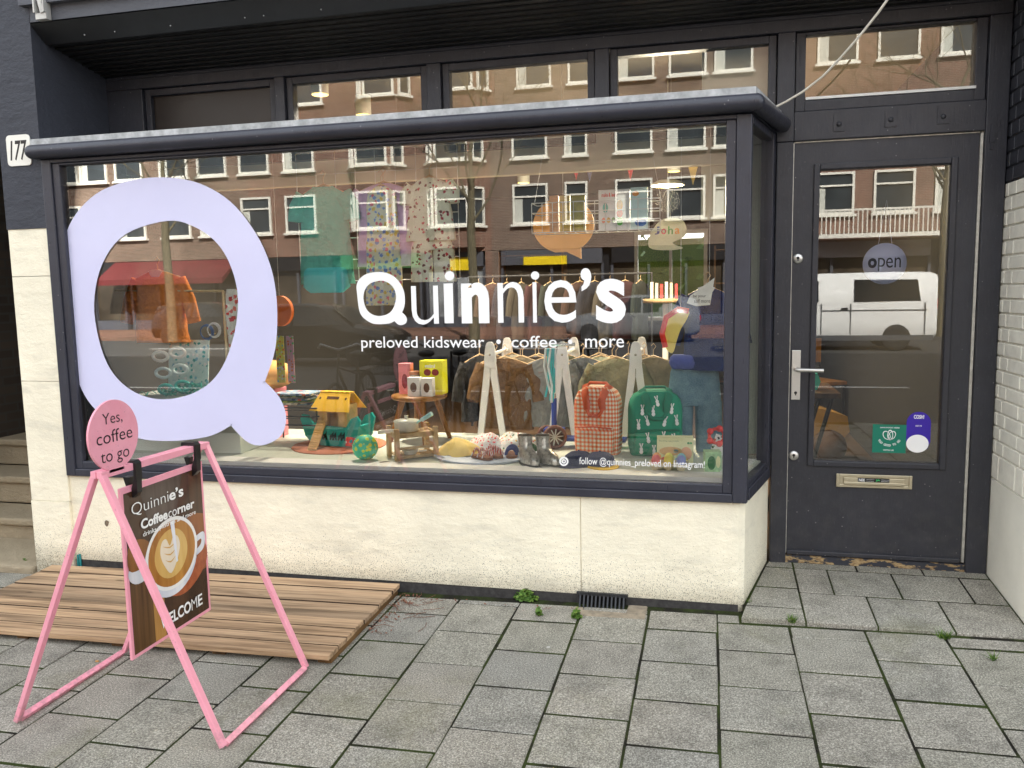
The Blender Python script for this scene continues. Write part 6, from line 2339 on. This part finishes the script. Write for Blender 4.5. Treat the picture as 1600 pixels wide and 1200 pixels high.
# vehicles
TYRE = plain('tyre_rubber', (24, 24, 25), .8)
RIM = plain('alloy_rim', (170, 172, 176), .35, .8)
CGL = plain('vehicle_glass', (30, 34, 38), .06, var=.1)
def vehicle(nm, label, cat, loc, rz, stations, paint, wheels, glazing, L):
    t = thing(nm, label, cat, loc, rz)
    bb = B()
    n = 12
    vs = []
    for x, hw, zb, zs, zr, rw in stations:
        sec = [(-hw * .9, zb), (-hw, zb + .12), (-hw, (zb + zs) / 2), (-hw * .98, zs), (-rw, zr - .06), (-rw * .8, zr), (rw * .8, zr), (rw, zr - .06), (hw * .98, zs), (hw, (zb + zs) / 2), (hw, zb + .12), (hw * .9, zb)]
        vs += [(x, a, c) for a, c in sec]
    bb.add(vs, [(i * n + j, i * n + (j + 1) % n, (i + 1) * n + (j + 1) % n, (i + 1) * n + j) for i in range(len(stations) - 1) for j in range(n)], True)
    bb.add(vs[:n], [tuple(range(n))])
    bb.add(vs[-n:], [tuple(range(n))])
    body = bb.build('body', paint, t)
    for x, s_, r_ in wheels:
        bb = B()
        y = s_ * (stations[2][1] - .09)
        bb.lathe([(r_ * .6, -.1), (r_ * .95, -.1), (r_, -.07), (r_, .07), (r_ * .95, .1), (r_ * .6, .1)], 24, (x, y, r_), (0, 1, 0))
        wl = bb.build('wheel', TYRE, t)
        bb = B()
        bb.lathe([(0, -.085), (r_ * .62, -.085), (r_ * .62, .085), (0, .085)], 18, (x, y, r_), (0, 1, 0))
        bb.build('rim', RIM, wl)
    for pts, side in glazing:
        for s_ in ((-1, 1) if side == 'side' else (1,)):
            bb = B()
            if side == 'side':
                bb.add([(x, s_ * y, z) for x, y, z in pts], [tuple(range(len(pts)))])
            else:
                bb.add(pts, [tuple(range(len(pts)))])
            bb.build('side_window' if side == 'side' else side, CGL, t, recalc=False)
    bb = B()
    hw = stations[0][1]
    for s_ in (-1, 1):
        bb = B()
        bb.box(stations[0][0] - .03, stations[0][0] + .05, s_ * hw * .78 - .10, s_ * hw * .78 + .10, stations[0][3] - .12, stations[0][3] + .12 * (cat == 'van'))
        bb.build('tail_light', plain('tail_red', (190, 24, 28), .3), t)
        bb = B()
        bb.box(stations[-1][0] - .05, stations[-1][0] + .02, s_ * stations[-1][1] * .7 - .14, s_ * stations[-1][1] * .7 + .14, stations[-1][3] - .18, stations[-1][3] - .05)
        bb.build('headlight', plain('lamp_clear', (220, 222, 224), .1), t)
    return t
BLK = plain('black_car_paint', (18, 19, 21), .18, var=.05)
VWH = plain('white_van_paint', (232, 232, 230), .25, var=.03)
cst = [(-2.05, .74, .32, .80, .98, .60), (-1.9, .84, .24, .88, 1.34, .58), (-1.2, .88, .20, .92, 1.46, .62), (0, .89, .20, .92, 1.48, .64), (.55, .89, .20, .92, 1.38, .62), (1.15, .88, .20, .92, .97, .70), (1.75, .84, .22, .82, .86, .66), (2.08, .70, .30, .66, .70, .52)]
cgl = [([(-1.55, .80, .95), (-1.35, .655, 1.36), (-.35, .68, 1.40), (-.35, .885, .95)], 'side'), ([(-.28, .885, .95), (-.28, .68, 1.40), (.30, .68, 1.39), (.95, .87, .97)], 'side'), ([(1.16, -.66, .985), (.60, -.58, 1.365), (.60, .58, 1.365), (1.16, .66, .985)], 'windscreen')]
vehicle('parked_car', 'dark hatchback car reflected left of the white shop name', 'car', (X(490, 14.6), -14.6, -.235), 0, cst, BLK, [(-1.3, s_, .31) for s_ in (-1, 1)] + [(1.32, s_, .31) for s_ in (-1, 1)], cgl, 4.1)
vst = [(-2.45, .86, .36, 1.15, 1.90, .80), (-2.3, .95, .28, 1.2, 1.96, .84), (-1.5, .96, .26, 1.2, 1.98, .85), (.8, .96, .26, 1.2, 1.97, .84), (1.3, .96, .26, 1.2, 1.86, .80), (1.85, .94, .26, 1.15, 1.24, .80), (2.35, .88, .30, 1.0, 1.06, .70), (2.55, .74, .36, .85, .88, .58)]
vgl = [([(-2.05, .935, 1.25), (-1.98, .87, 1.78), (-.5, .885, 1.80), (-.5, .965, 1.25)], 'side'), ([(.35, .965, 1.25), (.35, .88, 1.78), (1.15, .86, 1.76), (1.65, .95, 1.25)], 'side'), ([(1.86, -.76, 1.26), (1.33, -.74, 1.82), (1.33, .74, 1.82), (1.86, .76, 1.26)], 'windscreen')]
vehicle('white_van', 'white panel van reflected in the door glass', 'van', (X(1462, 19.4) - 2.5, -18.3, -.235), R(180), vst, VWH, [(-1.5, s_, .34) for s_ in (-1, 1)] + [(1.65, s_, .34) for s_ in (-1, 1)], vgl, 5)
van = [o for o in COL.objects if o.name == 'white_van'][0]
LINE = plain('panel_gap', (60, 62, 66), .6)
for s_ in (-1, 1):
    b = B()
    for x in (-2.15, -.42, .28, 1.35):
        b.box(x - .012, x + .012, s_ * .962 - .006, s_ * .962 + .006, .42, 1.20)
    b.box(-2.2, .25, s_ * .964 - .006, s_ * .964 + .006, 1.02, 1.04)
    b.build('panel_gap', LINE, van)
    b = B()
    b.box(-2.35, 2.3, s_ * .955 - .02, s_ * .955 + .02, .27, .40)
    b.build('sill_trim', plain('grey_trim', (70, 72, 76), .6), van)
    b = B()
    b.box(-.36, -.20, s_ * .975 - .015, s_ * .975 + .015, 1.06, 1.10)
    b.box(.40, .56, s_ * .975 - .015, s_ * .975 + .015, 1.06, 1.10)
    b.build('door_handle', SDK, van)
    b = B()
    b.box(1.42, 1.62, s_ * 1.05 - .09, s_ * 1.05 + .09, 1.22, 1.44)
    b.build('wing_mirror', SDK, van)
vehicle('parked_car', 'dark hatchback car parked far left across the street', 'car', (-17.5, -22.4, -.235), 0, cst, BLK, [(-1.3, s_, .31) for s_ in (-1, 1)] + [(1.32, s_, .31) for s_ in (-1, 1)], cgl, 4.1)
GRY = plain('grey_car_paint', (110, 112, 116), .25, var=.05)
vehicle('parked_car', 'grey hatchback car parked across the street behind the tree', 'car', (-2.5, -22.6, -.235), R(180), cst, GRY, [(-1.3, s_, .31) for s_ in (-1, 1)] + [(1.32, s_, .31) for s_ in (-1, 1)], cgl, 4.1)

# parked bicycles behind the photographer
def bicycle(label, loc, rz, col, basket):
    t = thing('bicycle', label, 'bicycle', loc, rz, 'parked bicycles by the kerb')
    fr = plain('bike_%d_%d_%d' % col, col, .35)
    for x in (-.52, .55):
        bb = B()
        bb.tube([(x + .335 * math.cos(a), 0, .35 + .335 * math.sin(a)) for a in [2 * math.pi * i / 30 for i in range(30)]], .018, 8, closed=True)
        wl = bb.build('wheel', TYRE, t)
        bb = B()
        for i in range(14):
            a = 2 * math.pi * i / 14
            bb.bar((x, 0, .35), (x + .32 * math.cos(a), 0, .35 + .32 * math.sin(a)), .003)
        bb.build('spokes', RIM, wl)
    bb = B()
    for a, c, r_ in (((-.52, .35), (-.08, .30), .013), ((-.52, .35), (-.22, .82), .011), ((-.08, .30), (-.24, .88), .016), ((-.08, .30), (.38, .80), .018), ((-.20, .72), (.38, .84), .014), ((.55, .35), (.36, .98), .014)):
        bb.tube([(a[0], 0, a[1]), (c[0], 0, c[1])], r_, 8)
    bb.build('frame', fr, t)
    bb = B()
    bb.tube([(.20, -.28, 1.03), (.34, -.20, 1.08), (.36, 0, 1.02), (.34, .20, 1.08), (.20, .28, 1.03)], .012, 8)
    bb.build('handlebar', RIM, t)
    bb = B()
    bb.ball((-.26, 0, .93), .12, 12, (1.1, .7, .35))
    bb.build('saddle', SOLE, t)
    bb = B()
    bb.tube([(-.52 + .37 * math.cos(a), 0, .35 + .37 * math.sin(a)) for a in [R(20 + 14 * i) for i in range(12)]], .028, 6, flat=.3)
    bb.build('mudguard', SOLE, t)
    bb = B()
    bb.box(-.80, -.30, -.07, .07, .735, .75)
    bb.build('rear_rack', SOLE, t)
    bb = B()
    bb.tube([(-.08, -.06, .30), (-.08, -.06, .16), (-.08, -.14, .16)], .009, 6)
    bb.tube([(-.08, .06, .30), (-.08, .06, .44), (-.08, .14, .44)], .009, 6)
    bb.tube([(-.08 + .09 * math.cos(a), .05, .30 + .09 * math.sin(a)) for a in [2 * math.pi * i / 18 for i in range(18)]], .006, 5, closed=True)
    bb.build('crank', RIM, t)
    bb = B()
    bb.tube([(-.30, .10, .33), (-.36, .22, .0)], .008, 6)
    bb.build('kickstand', RIM, t)
    if basket:
        bb = B()
        for z, w_ in ((.80, .13), (.90, .15), (1.0, .17)):
            bb.tube([(.44, -w_, z), (.72, -w_, z), (.72, w_, z), (.44, w_, z)], .004, 5, closed=True)
        for i in range(8):
            y = -.13 + .26 * i / 7
            bb.tube([(.72, y * 1.3, 1.0), (.72, y, .80), (.44, y, .80)], .003, 5)
        bb.build('basket', SOLE, t)
bz_ = gz(-3, -4.3)
for u, yv, rzb, col, bk, lb in ((535, 4.5, 84, (30, 30, 34), False, 'black bicycle leftmost by the kerb'), (640, 4.4, 96, (60, 24, 40), True, 'wine red bicycle with basket second by the kerb'), (705, 4.6, 80, (26, 28, 32), False, 'black bicycle third by the kerb'), (775, 4.5, 100, (40, 24, 44), True, 'plum bicycle with basket fourth by the kerb'), (905, 4.7, 70, (28, 30, 34), True, 'black bicycle rightmost by the kerb')):
    x = X(u, yv)
    bicycle(lb, (x, -yv + .05, gz(x, -yv)), R(rzb), col, bk)
